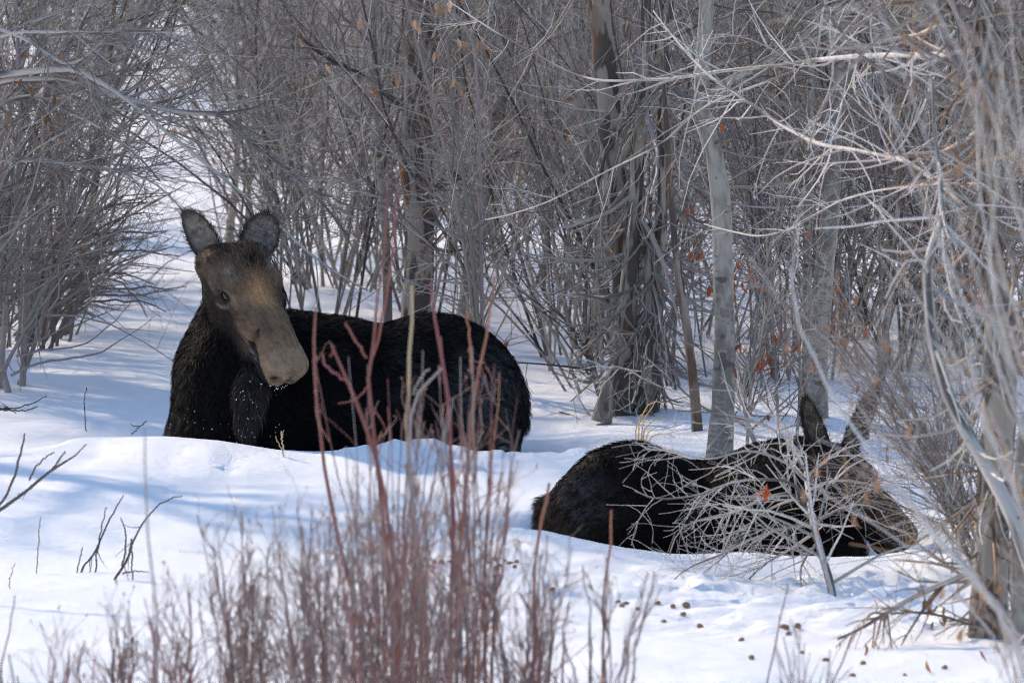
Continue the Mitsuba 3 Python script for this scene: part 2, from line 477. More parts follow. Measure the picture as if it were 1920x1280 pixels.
def head_field(Q):
    """The head of a moose, Q = (u, v, w) in head lengths of 0.7 m: u from poll to nose, v out of the face, w sideways."""
    Q = [Q[0], Q[1], Q[2] / wide(Q[0])]
    A = [Q[0], Q[1], np.abs(Q[2])]
    d = f_ell(Q, (0.085, -0.075, 0), (0.135, 0.10, 0.105))
    d = smin(d, f_cone(A, (0.02, -0.05, 0.065), (0.0, -0.09, 0.05), 0.06, 0.08), 0.06)
    d = smin(d, f_cone(Q, (0.16, -0.080, 0), (0.43, -0.072, 0), 0.078, 0.062), 0.07)         # nasal bridge
    d = smin(d, f_ell(A, (0.155, -0.035, 0.080), (0.060, 0.040, 0.040)), 0.04)               # brow over the eye
    d = smin(d, f_ell(A, (0.17, -0.15, 0.05), (0.13, 0.095, 0.06)), 0.07)                    # cheek
    d = smin(d, f_ell(A, (0.29, -0.100, 0.062), (0.10, 0.03, 0.026)), 0.05)                  # facial crest under the eye
    d = smin(d, f_cone(Q, (0.14, -0.195, 0), (0.50, -0.182, 0), 0.062, 0.050), 0.08)         # lower jaw
    d = smin(d, f_cone(A, (0.36, -0.095, 0.02), (0.55, -0.09, 0.032), 0.060, 0.064), 0.07)   # side of the muzzle
    d = smin(d, f_cone(Q, (0.40, -0.060, 0), (0.56, -0.060, 0), 0.064, 0.064), 0.06)         # hump of the nose
    d = smin(d, f_ell(A, (0.615, -0.107, 0.030), (0.078, 0.094, 0.060)), 0.04)               # overhanging upper lip
    d = smin(d, f_ell(A, (0.635, -0.075, 0.052), (0.045, 0.05, 0.032)), 0.03)                # nostril wing
    low = f_ell(Q, (0.572, -0.195, 0), (0.085, 0.046, 0.062))                                # lower lip
    d = smin(d, low, 0.012)
    # groove of the mouth, eye sockets, nostrils, the dimple between the nostrils
    d = -smin(-d, f_path(A, MOUTH, 0.010), 0.018)
    d = -smin(-d, f_path(A, [(0.43, -0.045, 0.066), (0.465, -0.075, 0.088), (0.495, -0.105, 0.096), (0.53, -0.126, 0.092)], 0.008), 0.03)
    d = -smin(-d, f_ell(A, (0.198, -0.073, 0.120), (0.038, 0.022, 0.022)), 0.022)
    d = -smin(-d, f_ell(A, (0.675, -0.110, 0.066), (0.014, 0.024, 0.020)), 0.015)
    d = -smin(-d, f_cone(Q, (0.700, -0.06, 0), (0.690, -0.17, 0), 0.010, 0.006), 0.03)
    return d


def head_side(u, v, sgn):
    """The w at which the head's surface stands at u, v on one side."""
    w = np.linspace(0.02, 0.25, 400)
    d = head_field([np.full(400, u), np.full(400, v), sgn * w])
    k = np.nonzero(d > 0)[0][0]
    return sgn * w[k]


def head_front(v, w):
    u = np.linspace(0.5, 0.8, 400)
    d = head_field([u, np.full(400, v), np.full(400, w)])
    return u[np.nonzero(d < 0)[0][-1]]


def axis_grid(lo, hi, fine_lo, fine_hi, coarse, fine):
    return np.unique(np.r_[np.arange(lo, fine_lo, coarse), np.arange(fine_lo, fine_hi, fine), np.arange(fine_hi, hi + coarse, coarse)].round(5)).astype(np.float32)


class Head:
    def __init__(self, O, F, L, size, short=0.9):
        self.short = short
        self.O, self.size = np.asarray(O, float), size / 0.70
        self.F = unit(F)
        L = np.asarray(L, float)
        self.L = unit(L - (L @ self.F) * self.F)
        V = np.cross(self.F, self.L)
        self.V = V if V[2] > 0 else -V

    def local(self, X):
        Y = [X[k] - np.float32(self.O[k]) for k in range(3)]
        return [(a[0] * Y[0] + a[1] * Y[1] + a[2] * Y[2]) / (self.size * m) for a, m in ((self.F, self.short), (self.V, 1.0), (self.L, 1.0))]

    def world(self, u, v, w):
        return self.O + self.size * (u * self.short * self.F + v * self.V + w * self.L)

    def vec(self, u, v, w):
        return u * self.F + v * self.V + w * self.L


def ear_mesh(base, tip, face, width, depth, thick=0.012, n=18, m=15):
    """A cupped ear from base to tip, its hollow side towards face."""
    base, tip = np.asarray(base, float), np.asarray(tip, float)
    ax = tip - base
    L = np.linalg.norm(ax)
    ax = ax / L
    nf = unit(np.asarray(face, float) - (np.asarray(face) @ ax) * ax)
    sd = np.cross(ax, nf)
    s = np.linspace(0, 1, n)
    prof = width * (0.55 + 0.45 * np.sin(np.pi * np.clip(s, 0, 1) ** 1.05)) * np.sqrt(np.clip(1 - s ** 7.0, 0, 1))
    half = np.linspace(-1, 1, m)
    a = half * (1.25 - 0.45 * s)[:, None] + 0 * half
    outs = []
    for off in (0.0, thick):
        R = prof[:, None] / np.sin(np.minimum(1.25 - 0.45 * s, 1.5))[:, None]
        tt = off * (1 - 0.9 * np.abs(half)[None] ** 3) * (0.4 + 0.6 * (1 - s[:, None]))
        x = np.sin(a) * (R + tt)
        y = -(np.cos(a) * (R + tt)) + R * 0.45
        outs.append(base + (s[:, None, None] * L) * ax + x[..., None] * sd + y[..., None] * nf * (depth / width))
    V = np.concatenate([outs[0].reshape(-1, 3), outs[1].reshape(-1, 3)])
    i, j = np.meshgrid(np.arange(n - 1), np.arange(m - 1), indexing='ij')
    q = np.stack([i * m + j, i * m + j + 1, (i + 1) * m + j + 1, (i + 1) * m + j], -1).reshape(-1, 4)
    k = n * m
    rim = [(j, j + 1) for j in range(0)]
    loop = [i * m for i in range(n)] + [(n - 1) * m + j for j in range(1, m)] + [i * m + m - 1 for i in range(n - 2, -1, -1)] + [j for j in range(m - 2, -1, -1)]
    side = np.array([[loop[t], loop[t + 1], loop[t + 1] + k, loop[t] + k] for t in range(len(loop) - 1)])
    Q = np.vstack([q[:, ::-1], q + k, side])
    inner = np.r_[np.ones(k), np.zeros(k)]
    sval = np.tile(np.repeat(s, m), 2)
    edge = np.tile(np.tile(np.abs(half), n), 2)
    return V, Q, inner, sval, edge


def tri_sample(rng, V, F, n, weight=None):
    A, B, C = V[F[:, 0]], V[F[:, 1]], V[F[:, 2]]
    cr = np.cross(B - A, C - A)
    ar = np.linalg.norm(cr, axis=1)
    w = ar if weight is None else ar * weight
    k = rng.choice(len(F), n, p=w / w.sum())
    r1, r2 = np.sqrt(rng.random(n))[:, None], rng.random(n)[:, None]
    return A[k] * (1 - r1) + B[k] * r1 * (1 - r2) + C[k] * r1 * r2, cr[k] / np.maximum(ar[k], 1e-12)[:, None], k


def hair(rng, P, Nn, flow, length, lift, rad, col, jit=0.25, tipcol=1.0, sag=0.15):
    n = len(P)
    fl = flow + rng.normal(0, jit, (n, 3))
    fl = unit(fl - (fl * Nn).sum(1, keepdims=True) * Nn)
    L = (length * rng.uniform(0.6, 1.25, n))[:, None]
    li = (lift * rng.uniform(0.6, 1.4, n))[:, None]
    d0 = unit(fl * np.cos(li) + Nn * np.sin(li))
    d1 = unit(fl + Nn * np.sin(li) * 0.35 + np.array([0, 0, -sag]))
    M1 = P + d0 * L * 0.5
    M2 = M1 + d1 * L * 0.5
    rad = np.broadcast_to(rad, (n,))[:, None]
    sd = unit(np.cross(d0, rng.normal(0, 1, (n, 3)) + Nn))
    A0 = P - Nn * 0.003
    v = np.stack([A0 - sd * rad, A0 + sd * rad, M1 - sd * rad * .8, M1 + sd * rad * .8, M2], 1).reshape(-1, 3)
    f = (np.array([[0, 1, 3], [0, 3, 2], [2, 3, 4]])[None] + (np.arange(n) * 5)[:, None, None]).reshape(-1, 3)
    c = np.repeat(np.stack([col, np.clip(col * tipcol, 0, 1)], 1), [2, 3], axis=1).reshape(-1, 3)
    return v, f, c


def build_moose(name, label, body_prims, head, pale=1.0, grid=None, seed=1, ears=(), coat=(0.0058, 0.0052, 0.0056), hairs=52000, rump=None, dewlap=None, flow_fn=None, leg=None):
    rng = np.random.default_rng(seed)
    key = thing(name, label, 'moose')
    ax, ay, az = grid
    X = np.meshgrid(ax, ay, az, indexing='ij')
    D = None
    for pr in body_prims:
        kind, k = pr[0], pr[-1]
        d = f_cone(X, *pr[1:-1]) if kind == 'cone' else f_ell(X, *pr[1:-1])
        D = d if D is None else smin(D, d, k)
    H = head_field(head.local(X)) * head.size
    both = smin(D, H, 0.07)
    both = both + 0.010 * (meshkit.noise(np.stack(X, -1) * 5.0, seed) - 0.5).astype(np.float32) * sstep(0.0, 0.06, H)
    V, Q = surface_nets(both, ax, ay, az)
    F = np.vstack([Q[:, [0, 1, 2]], Q[:, [0, 2, 3]]])

    def colours(P, grain_seed=0):
        P = np.asarray(P, float)
        XX = [P[:, k].astype(np.float32) for k in range(3)]
        u, v, w = [np.asarray(q, float) for q in head.local(XX)]
        Db = None
        for pr in body_prims:
            d = f_cone(XX, *pr[1:-1]) if pr[0] == 'cone' else f_ell(XX, *pr[1:-1])
            Db = d if Db is None else np.minimum(Db, d)
        hd = head_field([u, v, w]) * head.size
        hw = sstep(-0.02, 0.07, Db - hd) * sstep(-0.08, 0.02, u + 0.04)
        n1, n2 = meshkit.fbm(P * 22, 3, seed + 3), meshkit.fbm(P * 60, 2, seed + 9)
        coatc = np.asarray(coat) * (0.7 + 0.6 * n1)[:, None]
        if rump is not None:
            for cc, rr, pc, amt in rump:
                g = np.exp(-(((P - cc) / rr) ** 2).sum(1)) * sstep(0.38, 0.62, n2 * 0.6 + n1 * 0.4) * amt
                coatc = coatc * (1 - g[:, None]) + np.asarray(pc) * g[:, None]
        aw = np.abs(w) / wide(u)
        mouth = f_path([u, v, aw], MOUTH, 0.0)
        face = np.array([0.092, 0.064, 0.045]) * np.ones((len(P), 1))

        def lay(face, c, m):
            return face * (1 - m[:, None]) + np.asarray(c) * m[:, None]
        jag = 0.05 * (n1 - .5) + 0.03 * (n2 - .5)
        face = lay(face, (0.056, 0.037, 0.025), sstep(-0.045, -0.075, v + jag) * sstep(0.12, 0.2, u))                                # brown side of the face
        face = lay(face, (0.017, 0.0135, 0.012), sstep(-0.085, -0.125, v + jag - 0.05 * sstep(0.2, 0.45, u)) * sstep(0.60, 0.50, u) * sstep(0.02, 0.09, u))   # black cheek and jaw
        face = lay(face, (0.27, 0.150, 0.075), np.exp(-((u - 0.27) / 0.09) ** 2 - (aw / 0.050) ** 2) * sstep(-.09, -.03, v) * pale)        # tawny bridge
        face = lay(face, (0.120, 0.076, 0.048), sstep(0.32, 0.42, u + jag) * sstep(-0.15, -0.09, v + jag) * pale)                          # muzzle
        face = lay(face, (0.060, 0.045, 0.034), np.exp(-((u - 0.435) / 0.05) ** 2 - ((aw - 0.065) / 0.03) ** 2) * pale * .8)
        face = lay(face, (0.165, 0.115, 0.076), sstep(0.52, 0.60, u + jag) * sstep(-0.17, -0.10, v + jag) * pale)                           # paler nose end
        face = lay(face, (0.095, 0.070, 0.053), np.exp(-((u - 0.67) / 0.05) ** 2 - (aw / 0.013) ** 2 - ((v + .10) / .05) ** 2) * .8 * pale)
        face = lay(face, (0.30, 0.235, 0.17), np.exp(-((u - 0.67) / 0.04) ** 2 - ((v + 0.158) / 0.018) ** 2) * .8 * pale)
        face = lay(face, (0.012, 0.010, 0.010), 1.2 * np.exp(-((u - 0.095) / 0.045) ** 2 - ((w - 0.03) / 0.065) ** 2) * sstep(0.34, 0.50, n1 * .6 + n2 * .4) * sstep(-.1, -.05, v))   # dark whorl on the forehead
        face = lay(face, (0.026, 0.020, 0.017), np.exp(-((u + 0.0) / 0.06) ** 2) * sstep(0.38, 0.55, n2) * .9)
        face = lay(face, (0.30, 0.25, 0.21), np.exp(-((u - 0.135) / 0.035) ** 2 - ((aw - 0.085) / 0.016) ** 2 - ((v + .03) / .05) ** 2) * sstep(.3, .55, n1 * .5 + n2 * .5) * pale)   # pale hairs above the eye
        face = lay(face, (0.15, 0.11, 0.08), np.exp(-((np.hypot((u - 0.205) / 1.15, v + 0.080) - 0.042) / 0.007) ** 2) * sstep(.07, .09, aw) * sstep(0.19, 0.215, u) * .8 * pale)
        face = lay(face, (0.012, 0.010, 0.010), np.exp(-((u - 0.200) / 0.030) ** 2 - ((v + 0.076) / 0.019) ** 2) * sstep(0.07, 0.09, aw))   # bare rim of the eye
        face = lay(face, (0.020, 0.017, 0.017), np.exp(-((u - 0.667) / 0.014) ** 2 - ((v + 0.105) / 0.02) ** 2) * sstep(0.05, 0.06, aw))
        under = np.interp(u, [q[0] for q in MOUTH], [q[1] for q in MOUTH])
        face = lay(face, (0.018, 0.016, 0.018), sstep(0.0, -0.012, v - under) * sstep(0.44, 0.48, u))                                  # lower lip
        face = lay(face, (0.27, 0.20, 0.145), sstep(0.022, 0.010, mouth) * sstep(-0.004, 0.006, v - under) * sstep(0.44, 0.5, u) * 0.8 * pale)
        face = lay(face, (0.020, 0.017, 0.017), sstep(0.016, 0.009, mouth))
        face = lay(face, (0.16, 0.14, 0.125), np.exp(-((u - 0.49) / 0.05) ** 2 - ((v - under + 0.035) / 0.018) ** 2) * sstep(.4, .6, n2) * .7 * pale)
        face = lay(face, (0.020, 0.017, 0.017), np.exp(-((u - 0.667) / 0.014) ** 2 - ((v + 0.105) / 0.02) ** 2) * sstep(0.05, 0.06, aw))
        mott = meshkit.fbm(np.stack([u * 13, v * 62, w * 62], -1), 3, seed + 61)
        face = face * (1.42 if pale > .9 else .75) * (0.10 + 1.8 * (0.3 * n1 + 0.25 * n2 + .45 * mott))[:, None]
        return coatc * (1 - hw[:, None]) + face * hw[:, None], hw, u, v, w

    vc, hw, u, v, w = colours(V)
    part(key, 'body', mikit.ply((V, F), 'mat_fur', smooth=True, color=np.clip(vc, 0, 1)))
    # eyes with a lid fold and lashes
    for sgn in (-1, 1):
        ew = head_side(0.198, -0.073, sgn)
        c = head.world(0.198, -0.073, ew - sgn * 0.013)
        e = trimesh.creation.icosphere(3, 0.0265 * head.size)
        e.apply_translation(c)
        part(key, 'eye', mikit.ply(e, 'mat_eye', smooth=True))
        lids = []
        for up in (1, -1):          # eyelids: two arched rolls round the ball
            tt = np.linspace(-1, 1, 9)
            pth = np.array([head.world(0.198 + 0.035 * q, -0.073 + up * (0.019 - 0.019 * q * q) + 0.003, ew + sgn * (0.014 - 0.020 * q * q)) for q in tt])
            lids.append(tube_mesh(pth[None], (np.array([.003, .0045, .0055, .006, .006, .006, .0055, .0045, .003]) * (1.15 if up > 0 else 0.8) * head.size)[None], 8)[:2])
        lv = np.vstack([l[0] for l in lids]); lf = np.vstack([lids[0][1], lids[1][1] + len(lids[0][0])])
        part(key, 'eyelid', mikit.ply((lv, lf), 'mat_fur', smooth=True, color=np.broadcast_to([0.022, 0.018, 0.017], lv.shape)))
        lash = Bundle()
        n = 14
        b0 = np.array([head.world(0.198 + 0.034 * q, -0.073 + 0.022 - 0.018 * q * q, ew + sgn * (0.015 - 0.016 * q * q)) for q in np.linspace(-.9, .9, n)])
        dd = head.vec(0.3, 0.15, sgn * 1.0)[None] + rng.normal(0, .15, (n, 3))
        lash.tubes(wander(rng, b0, dd, np.full(n, 0.026 * head.size), 4, 0.02, 0.25, trop_dir=-head.V + head.F), np.full((n, 4), 0.0011) * np.linspace(1, .5, 4), np.full((n, 3), 0.01))
        part(key, 'eyelash', lash.build('mat_fur'), kind='stuff')
        nst = trimesh.creation.icosphere(2, 0.013 * head.size)
        nst.vertices *= [1.5, 0.8, 0.8]
        R = np.eye(4); R[:3, :3] = np.stack([head.V, head.F, head.L], 1)
        nw = sgn * 0.066 * 1.14
        R[:3, 3] = head.world(head_front(-0.110, nw) - 0.008, -0.110, nw)
        nst.apply_transform(R)
        part(key, 'nostril', mikit.ply(nst, 'mat_nostril', smooth=True))
    nose = trimesh.creation.icosphere(2, 0.011 * head.size)
    nose.vertices *= [0.75, 0.6, 1.25]
    R = np.eye(4); R[:3, :3] = np.stack([head.V, head.F, head.L], 1); R[:3, 3] = head.world(head_front(-0.158, 0) - 0.003, -0.158, 0.0)
    nose.apply_transform(R)
    part(key, 'nose_patch', mikit.ply(nose, 'mat_nostril', smooth=True))
    fur = Bundle()
    # ears, with fur on both faces
    for eb, et, ef, wd, dp in ears:
        EV, EQ, inner, sv, edge = ear_mesh(eb, et, ef, wd, dp)
        EF = np.vstack([EQ[:, [0, 1, 2]], EQ[:, [0, 2, 3]]])
        g = meshkit.fbm(EV * 55, 2, seed + 31)

        def ear_col(inner, sv, edge, g):
            a = np.array([0.22, 0.18, 0.15]) * (0.15 + 1.7 * g ** 1.3)[:, None]
            b = np.array([0.085, 0.068, 0.056]) * (0.6 + 0.8 * g)[:, None]
            c = np.where(inner[:, None] > .5, a, b)
            dk = np.maximum(sstep(0.72, 0.95, edge), sstep(.85, 1, sv)) * 0.85
            c = c * (1 - dk[:, None]) + np.array([0.03, 0.024, 0.021]) * dk[:, None]
            wh = sstep(0.20, 0.05, sv) * sstep(.2, .7, edge) * 0.8 * pale
            c = c * (1 if pale > .9 else .5)
            return c * (1 - wh[:, None]) + np.array([0.40, 0.37, 0.33]) * wh[:, None]
        ec = ear_col(inner, sv, edge, g)
        part(key, 'ear', mikit.ply((EV, EQ), 'mat_fur', smooth=True, color=np.clip(ec, 0, 1)))
        n = 4200
        P, Nn, kf = tri_sample(rng, EV, EF, n)
        cc = ec[EF[kf, 0]] * rng.choice([.35, .7, 1.0, 1.9], n)[:, None]
        inn = inner[EF[kf, 0]]
        axis = unit(np.asarray(et) - np.asarray(eb))
        fur.add(*hair(rng, P, Nn, np.broadcast_to(axis, (n, 3)), np.where(inn > .5, 0.038, 0.018) * head.size, np.where(inn > .5, 0.55, 0.45), 0.0014, cc, 0.4, 1.3, 0.0))
    # coat
    P, Nn, kf = tri_sample(rng, V, F, hairs, weight=1 + 2.6 * hw[F[:, 0]])
    keep = P[:, 2] > ground_z(P[:, 0], P[:, 1]) - 0.06
    P, Nn = P[keep], Nn[keep]
    c, hw_, u, v, w = colours(P)
    flow = flow_fn(P)
    fh = -head.F[None] + 0.5 * head.L[None] * np.sign(w)[:, None] * 0.6
    flow = unit(flow * (1 - hw_[:, None]) + fh * hw_[:, None])
    swirl = np.stack([nz(P * 7, 41), nz(P * 7, 42), nz(P * 7, 43)], -1)
    flow = flow + swirl * (0.9 - 0.3 * hw_[:, None])
    crown = np.exp(-((u - 0.06) / 0.09) ** 2 - ((v + 0.02) / 0.07) ** 2 - (w / 0.1) ** 2) * hw_
    length = (0.046 * (1 - hw_) + hw_ * (0.020 - 0.013 * sstep(0.25, 0.45, u)) + 0.050 * crown) * head.size ** 0.5
    lift = 0.40 * (1 - hw_) + 0.26 * hw_ + 0.45 * crown
    rad = 0.0011 + 0.0005 * (1 - hw_)
    tint = rng.uniform(0.6, 1.25, (len(P), 1)) * (1 + (crown * rng.uniform(-.7, 1.3, len(P)))[:, None])
    n = len(P)
    v_, f_, c_ = hair(rng, P, Nn, flow, length, lift, 0.0014 - 0.0005 * hw_ + .0006 * crown, c * tint, 0.22, 1.1)
    fur.add(v_, f_, c_)
    if dewlap is not None:
        a, b, ra, rb, wid = dewlap
        bell, PP = bell_mesh(a, b, ra, rb, wid)
        bc = np.asarray(coat) * (1.2 + 1.0 * meshkit.fbm(bell[0] * [60, 60, 9], 2, 5))[:, None]
        bk = part(key, 'dewlap', mikit.ply(bell, 'mat_fur', smooth=True, color=bc))
        BF = np.vstack([bell[1][:, [0, 1, 2]], bell[1][:, [0, 2, 3]]])
        P, Nn, kf = tri_sample(rng, bell[0], BF, 3200)
        cc = np.array([0.024, 0.020, 0.019]) * rng.uniform(0.5, 2.0, (len(P), 1))
        m = rng.random(len(P)) < 0.05
        cc[m] = np.array([0.13, 0.105, 0.085]) * rng.uniform(0.6, 1.3, (m.sum(), 1))
        fur.add(*hair(rng, P, Nn, np.broadcast_to([0, 0, -1.0], P.shape), np.full(len(P), 0.075), np.full(len(P), 0.22), 0.0013, cc, 0.22, 1.2, 0.8))
    part(key, 'fur', fur.build('mat_fur'), kind='stuff')
    return key, V, F, colours


def bell_mesh(a, b, ra, rb, wid, n=20, m=16):
    a, b = np.asarray(a, float), np.asarray(b, float)
    s = np.linspace(0, 1, n)
    P = a + s[:, None] * (b - a)
    r = (ra + (rb - ra) * s) * (0.55 + 0.6 * np.sin(np.pi * np.clip(0.15 + s * 0.85, 0, 1))) * np.sqrt(np.clip(1 - s ** 5, 0.02, 1)) * np.sqrt(np.clip(s * 4, 0.002, 1))
    ang = np.arange(m) * 2 * np.pi / m
    V = P[:, None] + r[:, None, None] * (np.cos(ang)[None, :, None] * np.array([wid, 0.2, 0]) + np.sin(ang)[None, :, None] * np.array([-0.1, 0.9, 0]))
    V = V + (nz(V * [30, 30, 6], 8) * 0.018)[..., None] * unit(V - P[:, None])
    i, j = np.meshgrid(np.arange(n - 1), np.arange(m), indexing='ij')
    q = np.stack([i * m + j, i * m + (j + 1) % m, (i + 1) * m + (j + 1) % m, (i + 1) * m + j], -1).reshape(-1, 4)
    return (V.reshape(-1, 3), q[:, ::-1]), P


# ------------------------------------------------------------------ the cow moose on the left
def cow():
    O = at(449, 468, 34.0)
    nose = at(572, 706, 33.6)
    Fv = np.array([nose[0] - O[0], -0.30, nose[2] - O[2]])
    head = Head(O, Fv, (0.74, 0.67, 0.04), 0.715, 0.945)
    c = lambda a, b, ra, rb, k: ('cone', a, b, ra, rb, k)
    prims = [
        c((-1.00, 34.42, 0.20), (-0.30, 34.62, 0.19), 0.37, 0.36, .1),
        c((-1.08, 34.45, 0.36), (-0.86, 34.50, 0.33), 0.27, 0.26, .12),              # withers
        c((-0.38, 34.62, 0.275), (-0.27, 34.60, 0.12), 0.325, 0.305, .10),             # rump
        ('ell', (-0.25, 34.36, 0.11), (0.27, 0.20, 0.27), .08),                       # haunch
        ('ell', (-0.46, 34.30, 0.10), (0.22, 0.16, 0.24), .10),
        c((-1.30, 34.16, 0.02), (-1.29, 34.18, 0.32), 0.335, 0.275, .10),             # chest
        c((-1.29, 34.18, 0.32), (-1.24, 34.12, 0.70), 0.255, 0.165, .10),             # neck
        c((-1.36, 34.34, 0.42), (-1.31, 34.22, 0.66), 0.205, 0.13, .10),              # mane
        ('ell', (-0.86, 34.12, 0.16), (0.28, 0.20, 0.30), .12),                       # shoulder
        c((-1.15, 34.0, 0.0), (-1.0, 33.84, -0.12), 0.11, 0.075, .08),                # folded foreleg
        c((-0.06, 34.30, 0.02), (-0.02, 34.14, -0.04), 0.085, 0.055, .06),            # hock
        c((-0.02, 34.14, -0.04), (-0.40, 33.98, -0.08), 0.05, 0.042, .03),            # hind shank along the ground
        c((0.02, 34.62, 0.22), (0.05, 34.60, 0.08), 0.035, 0.02, .05),                # short tail
    ]
    hx = [head.world(u, v, w) for u in (-.1, .75) for v in (-.27, .06) for w in (-.16, .16)]
    lo, hi = np.min(hx, 0), np.max(hx, 0)
    grid = (axis_grid(-1.75, 0.2, lo[0], hi[0], .02, .0075), axis_grid(33.5, 35.1, lo[1], hi[1], .022, .009), axis_grid(-0.3, 1.1, lo[2], hi[2], .02, .0075))
    ears = [(head.world(0.045, -0.060, -0.098), at(341, 395, 34.12), (-0.55, -0.80, 0.1), 0.076, 0.070),
            (head.world(0.045, -0.050, 0.088), at(499, 396, 34.15), (-0.30, -0.95, 0.05), 0.094, 0.066)]

    def flow(P):
        f = np.zeros_like(P)
        t = sstep(-1.25, -0.9, P[:, 0])[:, None]
        f += (1 - t) * np.array([0.05, 0.15, -1.0]) + t * np.array([0.9, 0.1, -0.55])
        b = sstep(-0.35, 0.0, P[:, 0])[:, None]
        return f * (1 - b) + b * np.array([0.25, 0, -1.0])
    frost = [((-0.12, 34.25, 0.30), (0.17, 0.5, 0.17), (0.16, 0.16, 0.17), 0.55),
             ((-0.50, 34.2, 0.36), (0.07, 0.4, 0.14), (0.10, 0.10, 0.11), 0.35),
             ((-0.55, 34.6, 0.62), (0.22, 0.4, 0.05), (0.12, 0.09, 0.055), 0.3),
             ((-0.05, 34.05, -0.02), (0.13, 0.25, 0.12), (0.30, 0.26, 0.22), 0.9)]
    key, V, F, col = build_moose('moose', 'adult cow moose with raised ears and snowy muzzle lying at left, facing the viewer', prims, head, grid=grid, seed=4, ears=ears, hairs=80000,
                                 rump=frost, dewlap=(at(474, 672, 33.92), at(463, 838, 33.72), 0.064, 0.056, 1.0), flow_fn=flow)
    # long pale hairs under the chin
    rng = np.random.default_rng(77)
    n = 16
    base = np.array([head.world(rng.uniform(.40, .52), -0.21, rng.uniform(-.03, .05)) for _ in range(n)])
    Pw = wander(rng, base, np.stack([rng.normal(0.25, .35, n), rng.normal(-.1, .2, n), -np.ones(n)], 1), rng.uniform(.05, .11, n), 5, .12)
    b = Bundle()
    b.tubes(Pw, np.full((n, 5), 0.0011) * np.linspace(1, .4, 5), shade_cols(rng, n, (0.16, 0.13, 0.11)))
    part(key, 'chin_hair', b.build('mat_fur'), kind='stuff')
    # snow stuck to the lips and flecked over the dewlap
    lumps = []
    spots = [(head.world(rng.uniform(.55, .655), rng.uniform(-.20, -.172), rng.uniform(-.05, .05)), rng.uniform(.002, .007)) for _ in range(26)]
    for k in range(44):
        q = rng.uniform(2.6, 5)
        i = int(min(q, 4)); a, b_ = np.array(MOUTH[i]), np.array(MOUTH[i + 1])
        m = a + (b_ - a) * (q - i)
        spots.append((head.world(m[0] + .012, m[1] + rng.normal(-.006, .010), rng.choice([-1, 1]) * m[2] * rng.uniform(.8, 1.08)), rng.uniform(.0012, .0048) * rng.uniform(.4, 1)))
    spots.append((head.world(.645, -.188, .02), .010))
    P, Nn, kf = tri_sample(rng, V, F, 6000)
    sel = (P[:, 0] < -1.05) & (P[:, 1] < 34.05) & (P[:, 2] < 0.30) & (P[:, 2] > 0.05) & (Nn[:, 1] < -0.3)
    P, Nn = P[sel], Nn[sel]
    w = np.exp(-((P[:, 2] - 0.1) / 0.12) ** 2) + 0.6 * np.exp(-((P[:, 0] + 1.19) / .06) ** 2)
    for k in rng.choice(len(P), 60, p=w / w.sum(), replace=False):
        spots.append((P[k] + Nn[k] * 0.02, rng.uniform(.0008, .0026)))
    for k in range(26):
        q = at(np.clip(rng.normal(466, 14), 430, 490), rng.uniform(700, 832), 33.62)
        spots.append((q, rng.uniform(.0008, .0026)))
    for p, r in spots:
        s = trimesh.creation.icosphere(1, r)
        s.vertices = s.vertices * (1 + 1.3 * nz(s.vertices / r * .9 + p * 310, 2))[:, None] * rng.uniform(.5, 1.3, 3) + p
        lumps.append(s)
    part(key, 'snow_crumbs', mikit.ply(trimesh.util.concatenate(lumps), 'mat_snow', smooth=True), 'white snow crumbs on the lips and dewlap', 'stuff')


cow()


